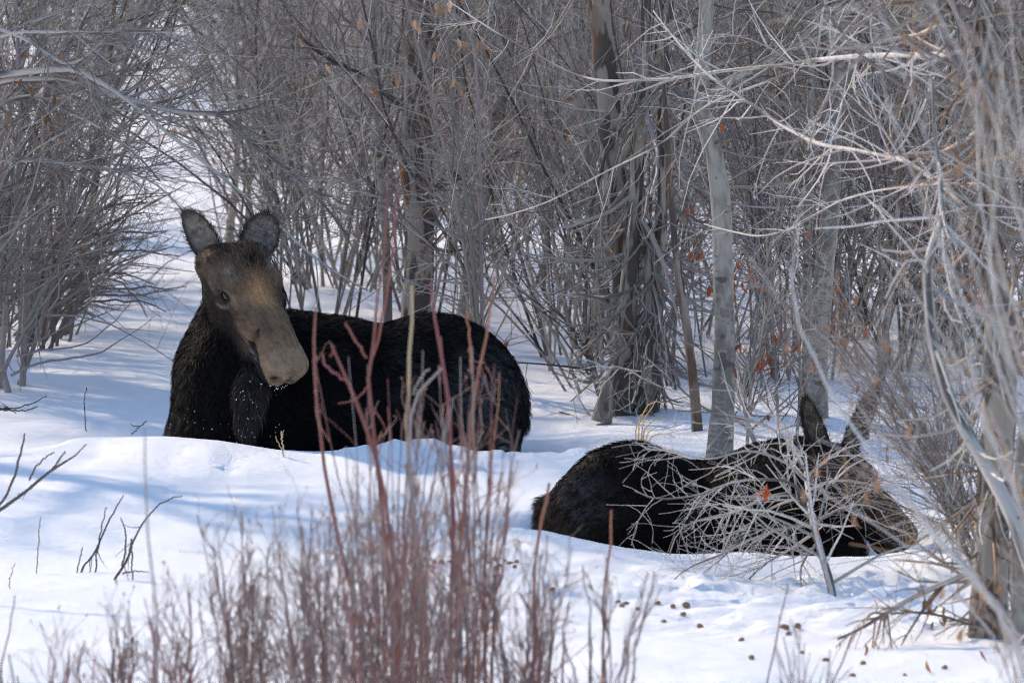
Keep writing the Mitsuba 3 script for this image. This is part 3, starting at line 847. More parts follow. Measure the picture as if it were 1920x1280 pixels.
# ------------------------------------------------------------------ the calf on the right
def calf():
    O = at(1576, 846, 31.15)
    nose = at(1704, 982, 30.9)
    Fv = np.array([nose[0] - O[0], -0.22, nose[2] - O[2]])
    head = Head(O, Fv, (0.55, 0.80, 0.0), 0.575)
    c = lambda a, b, ra, rb, k: ('cone', a, b, ra, rb, k)
    p = lambda px, py, Y: tuple(at(px, py, Y))
    prims = [
        c(p(1170, 972, 31.25), p(1400, 1000, 31.25), 0.27, 0.285, .1),
        c(p(1185, 935, 31.2), p(1120, 990, 31.15), 0.235, 0.24, .10),                # rump
        ('ell', p(1160, 960, 31.0), (0.26, 0.18, 0.27), .07),                        # haunch
        c(p(1202, 868, 31.05), p(1160, 905, 31.05), 0.090, 0.165, .05),              # hip point
        c(p(1400, 960, 31.25), p(1470, 935, 31.25), 0.245, 0.215, .10),              # shoulders
        ('ell', p(1440, 985, 31.05), (0.24, 0.16, 0.25), .10),
        c(p(1470, 935, 31.25), p(1545, 895, 31.2), 0.20, 0.125, .10),                # neck
        c(p(1440, 895, 31.25), p(1500, 868, 31.22), 0.13, 0.10, .10),                # mane
        c(p(1500, 985, 31.08), p(1585, 1032, 30.92), 0.15, 0.085, .08),              # breast
        c(p(1480, 1020, 30.95), p(1590, 1050, 30.75), 0.10, 0.065, .08),             # folded foreleg
        c(p(1590, 1050, 30.75), p(1480, 1085, 30.6), 0.055, 0.045, .03),
        c(p(1060, 1040, 31.0), p(1180, 1075, 30.75), 0.075, 0.05, .06),              # hind shank
        c(p(1020, 950, 31.2), p(1012, 985, 31.15), 0.04, 0.025, .05),
    ]
    hx = [head.world(u, v, w) for u in (-.1, .75) for v in (-.27, .06) for w in (-.16, .16)]
    lo, hi = np.min(hx, 0), np.max(hx, 0)
    grid = (axis_grid(-0.1, 1.85, lo[0], hi[0], .022, .0095), axis_grid(30.3, 31.8, lo[1], hi[1], .022, .01), axis_grid(-0.5, 0.75, lo[2], hi[2], .022, .0095))
    ears = [(head.world(0.02, -0.055, -0.085), at(1512, 742, 31.1), (0.80, -0.60, 0.1), 0.066, 0.062),
            (head.world(0.0, -0.055, 0.085), at(1650, 722, 31.45), (0.5, -0.6, 0.3), 0.046, 0.045)]

    def flow(P):
        t = sstep(0.95, 1.25, P[:, 0])[:, None]
        return (1 - t) * np.array([-0.8, 0.0, -0.6]) + t * np.array([-0.5, 0, -0.9])
    frost = [(at(1090, 940, 30.95), (0.12, 0.4, 0.14), (0.10, 0.10, 0.11), 0.5), (at(1300, 985, 30.95), (0.05, 0.4, 0.07), (0.12, 0.12, 0.13), 0.4),
             (at(1040, 1010, 31), (0.08, 0.4, 0.10), (0.07, 0.035, 0.022), 0.7), (at(1470, 870, 31.1), (0.14, 0.4, 0.08), (0.07, 0.055, 0.045), 0.6)]
    build_moose('moose', 'young dark moose lying at right behind a tangle of bare branches', prims, head, pale=0.32, grid=grid, seed=9, ears=ears, hairs=50000, rump=frost, flow_fn=flow, coat=(0.0095, 0.0070, 0.0062))


calf()


#VEG
# ------------------------------------------------------------------ plants
def px_path(rows, Y, ground=False, Y1=None, sink=0.12):
    """rows of (px, py, width in px[, depth]) -> points, radii."""
    pts, rad = [], []
    n = len(rows)
    for k, r in enumerate(rows):
        d = r[3] if len(r) > 3 else (Y if Y1 is None else Y + (Y1 - Y) * k / (n - 1))
        pts.append(at(r[0], r[1], d)); rad.append(max(r[2] * K * d / 2, 0.0012))
    if ground:
        x, y = pts[-1][0], pts[-1][1]
        z = gz(x, y) - sink
        if pts[-1][2] > z + 0.03:
            pts.append(np.array([x, y, z])); rad.append(rad[-1] * 1.12)
    return np.array(pts), np.array(rad)


def spray(rng, b, P, R, n1, n2=0, l1=(.3, .8), l2=(.12, .35), col=GREY, ang=(25, 65), wig=.10, trop=.03, t=(0.1, 1.0), bias=None, N1=5, N2=4, n3=0, l3=(.06, .16), rmin=.0013, var=.42, mixc=None, mixp=0., droop=0.0, trop_dir=(0, 0, 1.0)):
    """Twigs of two or three orders along the branches P, R."""
    if n1 <= 0:
        return None, None
    Q, S = sprout(rng, P, R, n1, t, l1, ang, N1, wig, trop, droop, .6, rmin, bias=bias, trop_dir=trop_dir)
    b.tubes(Q, S, shade_cols(rng, n1, col, var, mixc, mixp))
    if n2:
        Q2, S2 = sprout(rng, Q, S, n2, (.15, 1), l2, (25, 70), min(N2, 3) if n2 > 200 else N2, wig * 1.1, trop, droop, .7, rmin * .9, bias=bias, trop_dir=trop_dir)
        b.tubes(Q2, S2, shade_cols(rng, n2, col, var, mixc, mixp))
        if n3:
            Q3, S3 = sprout(rng, Q2, S2, n3, (.2, 1), l3, (25, 70), 4, wig * 1.2, trop, droop, .7, rmin * .85)
            b.tubes(Q3, S3, shade_cols(rng, n3, col, var, mixc, mixp))
        return Q2, S2
    return Q, S


def crown(rng, b, P, R, key, n_limb, z0, length, col, n1, n2, mat, bias=None, keep_parts=6, up=(35, 75)):
    """Limbs, branches and twigs of a tree, from the height z0 upwards."""
    zt = P[:, 2]
    t0 = np.clip(np.searchsorted(zt if zt[0] < zt[-1] else zt[::-1], z0) / len(zt), 0, .95)
    PP, RR = (P, R) if zt[0] < zt[-1] else (P[::-1], R[::-1])
    Q, S = sprout(rng, PP[None], RR[None], n_limb, (t0, 1), length, up, 9, .10, .10, 0, .55, .006, .3, bias=bias)
    for k in range(min(keep_parts, n_limb)):
        sh, _, _ = trunk_shape(Q[k], S[k], mat, seed=k + 3, sides=7, step=.12)
        part(key, 'limb', sh)
    if n_limb > keep_parts:
        b.tubes(Q[keep_parts:], S[keep_parts:], shade_cols(rng, n_limb - keep_parts, col), 5)
    spray(rng, b, Q, S, n1, n2, (.4, 1.0), (.15, .45), col, N1=6, N2=4, wig=.11, trop=.03, rmin=.0018)


def tree(name, label, rows, Y, mat, seed, group=None, top=6.0, lean=(0, 0), n_limb=12, n1=260, n2=600, z0=1.3, col=GREY, cat='tree', extra=None, Y1=None, keep=5, limb_len=(.7, 1.9)):
    """A trunk traced from the photograph (rows from top to bottom), carried on above the frame and given a crown."""
    rng = np.random.default_rng(seed)
    key = thing(name, label, cat, group)
    P, R = px_path(rows, Y, True, Y1)
    up = unit(P[0] - P[1]); up = unit(np.array([up[0] * .6 + lean[0], lean[1], 1.0]))
    ext = max(top - P[0][2], 0.3)
    P = np.vstack([P[0] + up * ext, P[0] + up * ext * .5, P]); R = np.r_[R[0] * .3, R[0] * .7, R]
    sh, PP, RR = trunk_shape(P, R, mat, seed)
    part(key, 'trunk', sh)
    b = Bundle()
    spray(rng, b, PP[None], RR[None], 70, 60, (.04, .22), (.04, .12), BROWN, ang=(50, 90), wig=.2)      # dead spurs on the trunk
    crown(rng, b, PP, RR, key, n_limb, z0, limb_len, col, n1, int(n2 * .6), mat, keep_parts=keep)
    if extra:
        extra(rng, key, b, PP, RR)
    part(key, 'twigs', b.build(), kind='stuff')
    return key, PP, RR, rng


def add_limb(rng, key, b, rows, Y, mat, n1=30, n2=60, col=GREY, Y1=None, l1=(.2, .6), l2=(.1, .3), seed=1, name='limb', label=None, thin=.8, **kw):
    P, R = px_path(rows, Y, False, Y1)
    R = R * thin
    sh, PP, RR = trunk_shape(P, R, mat, seed, sides=9, lump=.10, step=.06)
    part(key, name, sh, label)
    if n1:
        spray(rng, b, PP[None], np.maximum(RR, .003)[None], n1, n2, l1, l2, col, **kw)
    return PP, RR


def ground_cross(px, Y):
    p = at(px, 640, Y)
    return p[0], gz(p[0], Y)


def willow(label, x, y, seed, group=None, n=12, H=(2.4, 4.2), spread=.5, base=.22, n1=150, n2=320, col=GREY, name='willow_shrub', lean=(0, 0), parts=6, r0=(.007, .014), l1=(.35, 1.0), l2=(.15, .5), mixc=BROWN, mixp=.2, n3=0, wig=.07, low=.12, leaves=0, leafc=TOBACCO):
    rng = np.random.default_rng(seed)
    key = thing(name, label, 'shrub', group)
    a = rng.uniform(0, 2 * np.pi, n)
    rr = base * np.sqrt(rng.random(n))
    bx, by = x + rr * np.cos(a), y + rr * np.sin(a)
    B = np.stack([bx, by, ground_z(bx, by) - .06], 1)
    tilt = rng.uniform(.05, 1, n) * spread
    a2 = a + rng.normal(0, .6, n)
    D = np.stack([np.cos(a2) * tilt + lean[0], np.sin(a2) * tilt + lean[1], np.ones(n)], 1)
    L = rng.uniform(*H, n)
    P = wander(rng, B, D, L, 10, wig * 1.1, .02, droop=.03)
    R = rng.uniform(*r0, n)[:, None] * np.linspace(1, .3, 10)[None]
    cs = shade_cols(rng, n, col, .3, DARK, .22)
    for k in range(min(parts, n)):
        bb = Bundle(); bb.tubes(P[k:k + 1], R[k:k + 1], cs[k:k + 1], 5)
        part(key, 'stem', bb.build())
    b = Bundle()
    if n > parts:
        b.tubes(P[parts:], R[parts:], cs[parts:], 4)
    Q2, S2 = spray(rng, b, P, R, n1, n2, l1, l2, col, ang=(18, 85), wig=.11, trop=.025, t=(low, 1), mixc=mixc, mixp=mixp, n3=n3)
    if leaves:
        for k in rng.choice(len(Q2), leaves):
            q = Q2[k, -1]
            part(key, 'leaf', leaf_shape(rng, q, (rng.normal(0, .5), rng.normal(0, .5), -1), rng.uniform(.035, .07), leafc))
    part(key, 'twigs', b.build(), kind='stuff')
    return key


# --- trees whose trunks can be seen
def t1_extra(rng, key, b, PP, RR):
    sc = at(757, 320, 39.9)
    add_limb(rng, key, b, [(748, 255, 9), (752, 300, 14), (757, 350, 12), (763, 385, 6)], 39.88, 'mat_rot', 0, name='peeled_bark', label='peeled reddish brown strip of bark')
    add_limb(rng, key, b, [(795, 372, 16), (820, 350, 13), (845, 325, 11), (880, 322, 8), (905, 330, 4)], 39.8, 'mat_bark', 8, 14, DARK, seed=4, Y1=39.2)
    add_limb(rng, key, b, [(790, 450, 12), (830, 470, 9), (870, 468, 7), (930, 455, 4)], 39.9, 'mat_bark', 8, 14, DARK, seed=5, Y1=39.4)


def rot_col(p, n, uv):
    return mikit.mix((0.20, 0.09, 0.045), (0.40, 0.21, 0.11), mikit.fbm(uv.x * 90, uv.y * 8, 3.0, 2))


scene['mat_rot'] = wood_mat(rot_col, dead_bump, 0.004)

tree('cottonwood_tree', 'thick dark furrowed trunk rising behind the middle of the cow moose back', [(795, -20, 56), (788, 150, 58), (782, 260, 62), (786, 400, 58), (784, 520, 54), (780, 600, 60)], 40.0, 'mat_bark', 101, top=8, n_limb=16, n1=320, n2=700, extra=t1_extra, z0=1.2)
tree('cottonwood_tree', 'pale grey trunk with dark flecks rising just behind the back of the dark calf', [(1326, -20, 26), (1322, 60, 29), (1316, 150, 30), (1320, 220, 32), (1334, 270, 31), (1346, 330, 37), (1354, 420, 38), (1356, 520, 38), (1359, 640, 40), (1356, 760, 44), (1350, 850, 52)], 34.0, 'mat_aspen', 102, top=7, n_limb=15, n1=300, n2=700, z0=1.4)
tree('cottonwood_tree', 'pale grey trunk rising straight behind the ears of the calf', [(1580, -20, 20), (1573, 80, 22), (1568, 180, 25), (1562, 300, 32), (1556, 400, 36), (1548, 480, 37), (1540, 580, 38), (1532, 700, 40)], 35.4, 'mat_aspen', 103, top=7, n_limb=15, n1=300, n2=700, z0=1.4)


def clump_extra(rng, key, b, PP, RR):
    for rows, m, s in (([(1212, -20, 18), (1206, 140, 22), (1196, 280, 26), (1192, 360, 30), (1184, 470, 34), (1176, 600, 36), (1170, 720, 44), (1160, 810, 60)], 'mat_bark', 5),
                       ([(1262, -20, 12), (1250, 120, 14), (1240, 250, 16), (1242, 380, 20), (1232, 520, 26), (1225, 660, 30), (1215, 810, 44)], 'mat_bark', 6),
                       ([(1215, 420, 18), (1218, 540, 22), (1212, 680, 26), (1205, 810, 34)], 'mat_bark', 7)):
        P, R = px_path(rows, 36.1, True)
        sh, P2, R2 = trunk_shape(P, R, m, s, sides=14)
        part(key, 'trunk', sh)
        spray(rng, b, P2[None], R2[None], 60, 130, (.25, .8), (.12, .35), GREY, trop=.08, wig=.12)
    add_limb(rng, key, b, [(1128, 790, 50), (1134, 760, 44), (1140, 720, 26), (1150, 690, 14)], 35.8, 'mat_aspen', 0, seed=9, name='burl', label='knobbly grey burl at the foot of the clump')
    add_limb(rng, key, b, [(1140, 735, 14), (1115, 700, 11), (1098, 655, 10), (1060, 600, 8), (1020, 560, 5)], 35.9, 'mat_bark', 14, 30, DARK, seed=11, Y1=36.8)


tree('cottonwood_tree', 'clump of dark leaning trunks with a knobbly foot, behind the calf rump', [(1120, -20, 40), (1132, 100, 44), (1140, 190, 47), (1148, 285, 50), (1158, 400, 48), (1168, 520, 46), (1178, 660, 48), (1182, 810, 56)], 36.3, 'mat_bark', 104, top=7, n_limb=12, n1=260, n2=600, extra=clump_extra, z0=1.1)
tree('cottonwood_tree', 'smooth grey trunk leaning right behind the rump of the cow moose', [(944, 150, 22), (935, 210, 25), (922, 300, 27), (906, 380, 29), (890, 460, 32), (880, 550, 36), (872, 615, 42)], 39.3, 'mat_aspen', 105, top=6, n_limb=10, n1=200, n2=450, z0=1.3)
tree('cottonwood_sapling', 'slim tan sapling stem left of the thick dark trunk behind the cow moose', [(704, 150, 12), (709, 240, 14), (714, 330, 15), (722, 420, 16), (725, 500, 17), (727, 590, 18)], 40.4, 'mat_aspen', 106, top=5, n_limb=8, n1=120, n2=260, z0=1.0)
tree('cottonwood_sapling', 'slim pale stem directly above the head of the cow moose, between its ears', [(452, 180, 9), (446, 270, 11), (440, 360, 13), (432, 420, 16), (428, 470, 18)], 46.0, 'mat_aspen', 107, top=5, n_limb=8, n1=120, n2=260, z0=1.0)
tree('cottonwood_sapling', 'thin pale stem just right of the one between the ears of the cow moose', [(474, 250, 7), (468, 340, 8), (464, 420, 11), (458, 480, 13)], 46.6, 'mat_aspen', 108, top=4, n_limb=6, n1=90, n2=200, z0=1.0)
tree('cottonwood_sapling', 'dark stem left of the pale trunk behind the calf, black and pale in patches', [(1262, 420, 12), (1270, 500, 15), (1284, 590, 17), (1296, 680, 18), (1304, 760, 20), (1308, 830, 22)], 35.2, 'mat_bark', 109, top=4, n_limb=6, n1=90, n2=200, z0=.8, col=DARK)
tree('cottonwood_sapling', 'dark slanting stem right of the calf ears, running down to the left', [(1668, 560, 10), (1660, 620, 13), (1655, 690, 16), (1640, 740, 22), (1618, 790, 24)], 34.6, 'mat_bark', 110, top=3.2, n_limb=5, n1=60, n2=140, z0=.9, col=DARK)
tree('cottonwood_sapling', 'slim grey stem close on the left of the trunk behind the calf ears', [(1520, 170, 13), (1516, 300, 14), (1512, 430, 15), (1514, 560, 16), (1512, 700, 18)], 36.4, 'mat_aspen', 111, top=5, n_limb=8, n1=120, n2=260, z0=1.0)
tree('cottonwood_sapling', 'dark leaning stem crossing the snow gap on the far left', [(182, 330, 11), (170, 400, 14), (152, 480, 15), (136, 560, 16), (124, 640, 18)], 40.6, 'mat_bark', 112, top=3.5, n_limb=6, n1=80, n2=170, z0=.7, col=DARK)


def t8_extra(rng, key, b, PP, RR):
    rows = [(1850, 96, 13, 28.0), (1750, 103, 13, 28.8), (1640, 104, 12, 29.6), (1540, 112, 11, 30.4), (1450, 124, 9, 31.1), (1350, 134, 8, 31.6), (1240, 149, 7, 32.0), (1130, 151, 6, 32.3), (1080, 140, 5, 32.5), (1010, 105, 4, 32.8), (930, 60, 4, 33.1), (845, 5, 3, 33.4)]
    add_limb(rng, key, b, rows, 30, 'mat_dead', 46, 110, PALE, seed=21, l1=(.2, .7), label='long pale limb running level across the upper right')
    rows = [(1850, 430, 10, 28.2), (1760, 345, 10, 28.6), (1690, 300, 10, 29.2), (1620, 285, 10, 29.8), (1545, 272, 10, 30.3), (1480, 243, 9, 30.8), (1410, 196, 8, 31.2), (1340, 150, 7, 31.5), (1280, 90, 6, 31.8), (1225, 20, 4, 32.1)]
    add_limb(rng, key, b, rows, 30, 'mat_dead', 50, 120, PALE, seed=22, l1=(.2, .7))
    add_limb(rng, key, b, [(1500, 130, 6, 31.0), (1420, 160, 6, 31.4), (1330, 195, 5, 31.7), (1240, 268, 4, 32), (1130, 325, 4, 32.3), (1010, 385, 3, 32.6), (910, 412, 3, 32.9)], 31, 'mat_dead', 14, 24, PALE, seed=23, label='pale twig slanting down to the left over the dark thicket')
    add_limb(rng, key, b, [(1850, 345, 5, 28), (1700, 350, 5, 28.8), (1580, 375, 5, 29.6), (1480, 430, 4, 30.3), (1400, 440, 4, 30.9), (1320, 420, 3, 31.4)], 30, 'mat_dead', 22, 44, PALE, seed=24)
    P, R = px_path([(1925, 780, 26), (1916, 900, 32), (1912, 1050, 38), (1914, 1180, 42)], 27.4, True)
    sh, _, _ = trunk_shape(P, R, 'mat_aspen', 31, sides=14)
    part(key, 'trunk', sh)
    # dense little dead shoots round the foot and along the trunk
    spray(rng, b, PP[None], RR[None], 330, 800, (.25, .8), (.1, .35), GREY, ang=(20, 75), wig=.15, t=(.3, 1), mixc=TOBACCO, mixp=.22)
    lv = np.array([at(rng.normal(1860, 45), rng.uniform(120, 1200), 27.3 + rng.uniform(-.4, .3)) for _ in range(42)])
    hang_leaves(rng, key, lv, TOBACCO, (.03, .06))


tree('cottonwood_tree', 'large trunk at the right edge, wrapped in dead shoots and brown leaves', [(1842, 40, 36), (1848, 180, 40), (1852, 340, 42), (1856, 480, 48), (1876, 600, 60), (1874, 760, 64), (1864, 920, 66), (1858, 1060, 70), (1852, 1190, 78)], 27.6, 'mat_bark', 113, top=6, n_limb=14, n1=260, n2=600, z0=1.6, extra=t8_extra)

# the bent limb in front of it
rng = np.random.default_rng(300)
key = thing('bent_limb', 'thick weathered limb, pale and bent, curving from the upper right down to the right edge', 'branch')
b = Bundle()
P, R = add_limb(rng, key, b, [(1748, 150, 8, 27.2), (1752, 240, 9, 27.1), (1762, 330, 12, 27), (1767, 400, 15, 26.9), (1748, 462, 22, 26.8), (1738, 520, 25, 26.7), (1744, 600, 28, 26.6), (1762, 690, 30, 26.5), (1795, 780, 32, 26.4), (1845, 868, 34, 26.3), (1888, 945, 38, 26.2), (1930, 1050, 42, 26.1), (1965, 1180, 48, 26.0), (1985, 1330, 54, 25.9)], 26.5, 'mat_dead', 26, 60, PALE, seed=41, l1=(.2, .6), name='stem')
add_limb(rng, key, b, [(1738, 512, 12), (1730, 490, 10), (1716, 484, 8), (1700, 490, 7), (1684, 512, 6), (1660, 560, 4)], 26.7, 'mat_dead', 3, 4, PALE, seed=42, name='spur', label='short hooked dead spur')
part(key, 'twigs', b.build(), kind='stuff')

# --- the dead branch lying in front of the calf
rng = np.random.default_rng(301)
key = thing('dead_branch', 'pale grey dead branch fanning out before the calf, butt in the snow', 'branch')
b = Bundle()
main_p, main_r = add_limb(rng, key, b, [(1562, 1125, 20, 28.9), (1556, 1092, 19, 29.0), (1538, 1030, 18, 29.2), (1522, 970, 16, 29.4), (1514, 915, 12, 29.6), (1510, 885, 7, 29.7)], 29.4, 'mat_dead', 16, 40, PALE, seed=51, name='stem')
fans = [[(1520, 960, 11), (1480, 925, 10), (1430, 935, 8), (1380, 960, 7), (1330, 970, 5), (1285, 985, 4), (1255, 1040, 3)],
        [(1516, 940, 10), (1470, 900, 8), (1420, 898, 7), (1370, 905, 6), (1300, 930, 5), (1235, 935, 4), (1190, 920, 3)],
        [(1520, 980, 9), (1470, 990, 7), (1410, 1010, 6), (1350, 1040, 5), (1290, 1065, 3), (1235, 1120, 2)],
        [(1510, 900, 9), (1460, 860, 7), (1400, 845, 6), (1330, 860, 5), (1270, 850, 4), (1215, 835, 3)],
        [(1524, 1000, 8), (1480, 1030, 6), (1430, 1060, 5), (1390, 1100, 4), (1340, 1140, 2)],
        [(1508, 900, 7), (1550, 860, 5), (1600, 835, 4), (1650, 825, 3)],
        [(1514, 920, 8), (1570, 900, 6), (1620, 905, 5), (1680, 930, 3)],
        [(1522, 990, 7), (1560, 960, 6), (1610, 945, 5), (1660, 960, 3)],
        [(1506, 870, 8), (1470, 820, 6), (1420, 790, 5), (1350, 775, 4), (1270, 770, 3)],
        [(1503, 850, 7), (1440, 800, 6), (1330, 770, 5), (1230, 700, 4), (1150, 690, 3), (1075, 730, 2)],
        [(1530, 1020, 7), (1500, 1075, 5), (1510, 1120, 3)],
        [(1518, 930, 7), (1450, 950, 6), (1400, 990, 5), (1370, 1030, 4), (1300, 1085, 2)]]
for k, rows in enumerate(fans):
    n = len(rows)
    d0, d1 = 29.5, 29.6 + rng.uniform(-.5, .6)
    rows = [(x, y, w, d0 + (d1 - d0) * i / (n - 1)) for i, (x, y, w) in enumerate(rows)]
    add_limb(rng, key, b, rows, 29.5, 'mat_dead', 5 if k in (5, 6, 7, 8) else 19, 8 if k in (5, 6, 7, 8) else 58, PALE, seed=60 + k, name='bough', l1=(.12, .42), l2=(.07, .24), wig=.13, trop=0, droop=.06)
part(key, 'twigs', b.build(), kind='stuff')
hang_leaves(rng, key, [at(x, y, 29.45) for x, y in ((1432, 912), (1438, 908), (1428, 918), (1441, 916), (1434, 921))], (0.55, 0.13, 0.05), (.035, .05))

# --- a bough lying on the snow at lower right
rng = np.random.default_rng(302)
key = thing('fallen_bough', 'grey bough sloping down onto the snow at lower right, below the calf muzzle', 'branch')
b = Bundle()
add_limb(rng, key, b, [(1860, 1055, 16, 27.6), (1790, 1085, 16, 27.5), (1720, 1115, 14, 27.4), (1660, 1150, 11, 27.3), (1610, 1180, 8, 27.25), (1570, 1198, 5, 27.2)], 27.4, 'mat_dead', 18, 30, BROWN, seed=71, name='stem', l1=(.12, .4), droop=.15, trop=-.05)
add_limb(rng, key, b, [(1850, 1180, 6), (1800, 1165, 6), (1750, 1150, 7), (1700, 1147, 6), (1670, 1150, 5)], 27.35, 'mat_bark', 12, 22, BROWN, seed=72, name='bough', l1=(.12, .4))
part(key, 'twigs', b.build(), kind='stuff')
hang_leaves(rng, key, [at(rng.normal(1745, 14), rng.uniform(1120, 1170), 27.3) for _ in range(8)], TOBACCO, (.03, .05))

# --- the willow behind the bent limb, spraying left over the calf's head
rng = np.random.default_rng(303)
key = thing('willow_shrub', 'dense fine twigged willow beside the right trunk, spraying left over the calf head', 'shrub')
b = Bundle()
n = 34
base = np.array([at(rng.normal(1880, 30), 1000, 29.5 + rng.uniform(-.4, .4)) for _ in range(n)])
base[:, 2] = ground_z(base[:, 0], base[:, 1]) - .03
tips = np.array([at(rng.uniform(1500, 1800), rng.uniform(420, 960), 30.0 + rng.uniform(-.8, .9)) for _ in range(n)])
tt = np.linspace(0, 1, 10)[None, :, None]
mid = base * .45 + tips * .55 + np.array([0, 0, .22]) * rng.uniform(.3, 1.6, (n, 1))
P = base[:, None] * (1 - tt) ** 2 + 2 * mid[:, None] * tt * (1 - tt) + tips[:, None] * tt ** 2
P = P + np.cumsum(rng.normal(0, .012, P.shape), 1)
R = rng.uniform(.004, .007, n)[:, None] * np.linspace(1, .35, 10)
cs = shade_cols(rng, n, GREY, .3, BROWN, .3)
for k in range(n):
    bb = Bundle(); bb.tubes(P[k:k + 1], R[k:k + 1], cs[k:k + 1], 5)
    part(key, 'stem', bb.build())
spray(rng, b, P, R, 620, 1500, (.15, .55), (.08, .26), (0.27, 0.245, 0.225), ang=(12, 50), wig=.08, trop=.0, t=(.2, 1), mixc=BROWN, mixp=.25, rmin=.0011)
part(key, 'twigs', b.build(), kind='stuff')
hang_leaves(rng, key, [at(rng.uniform(1480, 1800), rng.uniform(520, 900), 29.8) for _ in range(30)], RUST, (.025, .05))

# --- blurred willow close to the camera, leaning in from the right edge
rng = np.random.default_rng(304)
key = thing('willow_shrub', 'out of focus pale willow leaning in from the right edge, nearest to the viewer', 'shrub')
b = Bundle()
fan = [[(1990, 1420), (1900, 1200), (1790, 1040), (1690, 915), (1600, 790), (1535, 680), (1490, 575), (1478, 500)],
       [(1985, 1430), (1880, 1210), (1760, 1080), (1640, 985), (1540, 920), (1470, 830), (1440, 760)],
       [(1990, 1420), (1890, 1180), (1800, 1010), (1700, 850), (1640, 760), (1560, 650)],
       [(2010, 1420), (1960, 1100), (1905, 800), (1850, 600), (1790, 420), (1720, 250), (1660, 90), (1600, -60)],
       [(2020, 1420), (1990, 1000), (1930, 700), (1860, 480), (1830, 300), (1790, 120), (1690, -40)],
       [(2030, 1420), (2000, 900), (1960, 600), (1900, 330), (1850, 150), (1780, -40)],
       [(2030, 1420), (2010, 900), (1960, 500), (1900, 250), (1860, 100), (1830, -40)],
       [(2040, 1420), (2020, 850), (1980, 480), (1935, 300), (1905, 100), (1890, -40)],
       [(2000, 1420), (1960, 1000), (1880, 700), (1800, 520), (1740, 370), (1680, 240), (1640, 80)],
       [(2000, 1420), (1940, 1020), (1860, 830), (1790, 660), (1730, 560), (1650, 440)],
       [(2030, 1420), (2000, 960), (1940, 760), (1880, 560), (1840, 380), (1830, 200), (1850, 40)],
       [(2040, 1430), (2010, 1000), (1960, 800), (1900, 640), (1870, 470), (1890, 300), (1900, 120)],
       [(1990, 1430), (1930, 1200), (1840, 1080), (1740, 960), (1640, 880), (1560, 830)],
       [(2010, 1430), (1960, 1150), (1900, 940), (1840, 780), (1800, 600), (1760, 470), (1700, 330)]]
SP, SR = [], []
for k, rows in enumerate(fan):
    Y = 21.0 + rng.uniform(-1.3, 1.6)
    w0 = rng.uniform(5, 8.5) if k > 2 else (10, 5, 6)[k]
    m = len(rows)
    P, R = px_path([(x, y, w0 * (1 - .65 * i / (m - 1))) for i, (x, y) in enumerate(rows)], Y)
    P[0, 2] = gz(P[0, 0], P[0, 1]) - .05
    P2, R2 = resample(P, R, 26)
    P2 = P2 + np.cumsum(rng.normal(0, .004, P2.shape), 0)
    bb = Bundle(); bb.tubes(P2[None], R2[None], shade_cols(rng, 1, (.48, .43, .385), .12), 7)
    part(key, 'stem', bb.build())
    SP.append(P2); SR.append(R2)
SP, SR = np.array(SP), np.array(SR)
spray(rng, b, SP[[0, 1, 2, 12]], SR[[0, 1, 2, 12]], 20, 14, (.2, .6), (.12, .3), (.48, .43, .385), ang=(12, 40), wig=.06, trop=.02, t=(.2, 1), mixc=(0.42, 0.24, 0.13), mixp=.3, rmin=.002)
spray(rng, b, SP[3:12], SR[3:12], 130, 170, (.25, .75), (.12, .35), (.46, .41, .365), ang=(12, 45), wig=.08, trop=.02, t=(.25, 1), mixc=(0.42, 0.24, 0.13), mixp=.25, rmin=.0015)
part(key, 'twigs', b.build(), kind='stuff')
lp = [at(x + rng.normal(0, 4), y + rng.normal(0, 4), 20.8) for x, y in ((1540, 880), (1510, 915), (1560, 850), (1640, 905), (1620, 920), (1530, 985), (1600, 960), (1665, 640), (1590, 750), (1700, 800), (1760, 560), (1800, 300), (1720, 200), (1690, 60), (1870, 1210), (1840, 1100), (1810, 1180), (1780, 1100), (1490, 640), (1650, 700), (1900, 500))]
hang_leaves(rng, key, lp, (0.36, 0.21, 0.125), (.03, .05))

# --- upper left limbs arching out of the left shrub
rng = np.random.default_rng(305)
key = thing('willow_shrub', 'tall grey willow at the left edge, its long limbs arching right over the snow gap', 'shrub')
b = Bundle()
x0 = at(-40, 640, 37.5)
for k, rows in enumerate(([(-60, 150, 14), (20, 138, 13), (80, 132, 12), (130, 130, 11), (180, 150, 10), (240, 190, 8), (330, 262, 7), (420, 335, 6), (520, 420, 6), (600, 490, 5), (690, 545, 3)],
                          [(-60, 190, 15), (30, 150, 14), (90, 150, 14), (150, 158, 14), (220, 180, 13), (290, 200, 11), (360, 212, 10), (412, 213, 9), (455, 208, 5), (495, 195, 3)],
                          [(410, 214, 8), (440, 240, 8), (490, 284, 7), (540, 318, 6), (590, 365, 5), (650, 440, 4)],
                          [(-60, 40, 7), (40, 70, 7), (130, 120, 6), (220, 60, 5), (330, 50, 4), (430, 10, 3)],
                          [(-50, 240, 8), (60, 180, 8), (140, 215, 7), (220, 260, 5), (300, 340, 3)],
                          [(-60, 330, 8), (40, 300, 8), (150, 310, 6), (260, 330, 4), (360, 420, 3)],
                          [(-60, 90, 8), (60, 60, 7), (190, 62, 6), (300, 60, 4), (400, 100, 3)])):
    P, R = px_path(rows, 36.8, Y1=36.2 + .5 * (k % 3))
    sh, PP, RR = trunk_shape(P, R, 'mat_dead', 80 + k, sides=9, step=.06)
    part(key, 'limb', sh)
    spray(rng, b, PP[None], np.maximum(RR, .004)[None], 30, 75, (.2, .7), (.1, .35), GREY, trop=.0, wig=.1)
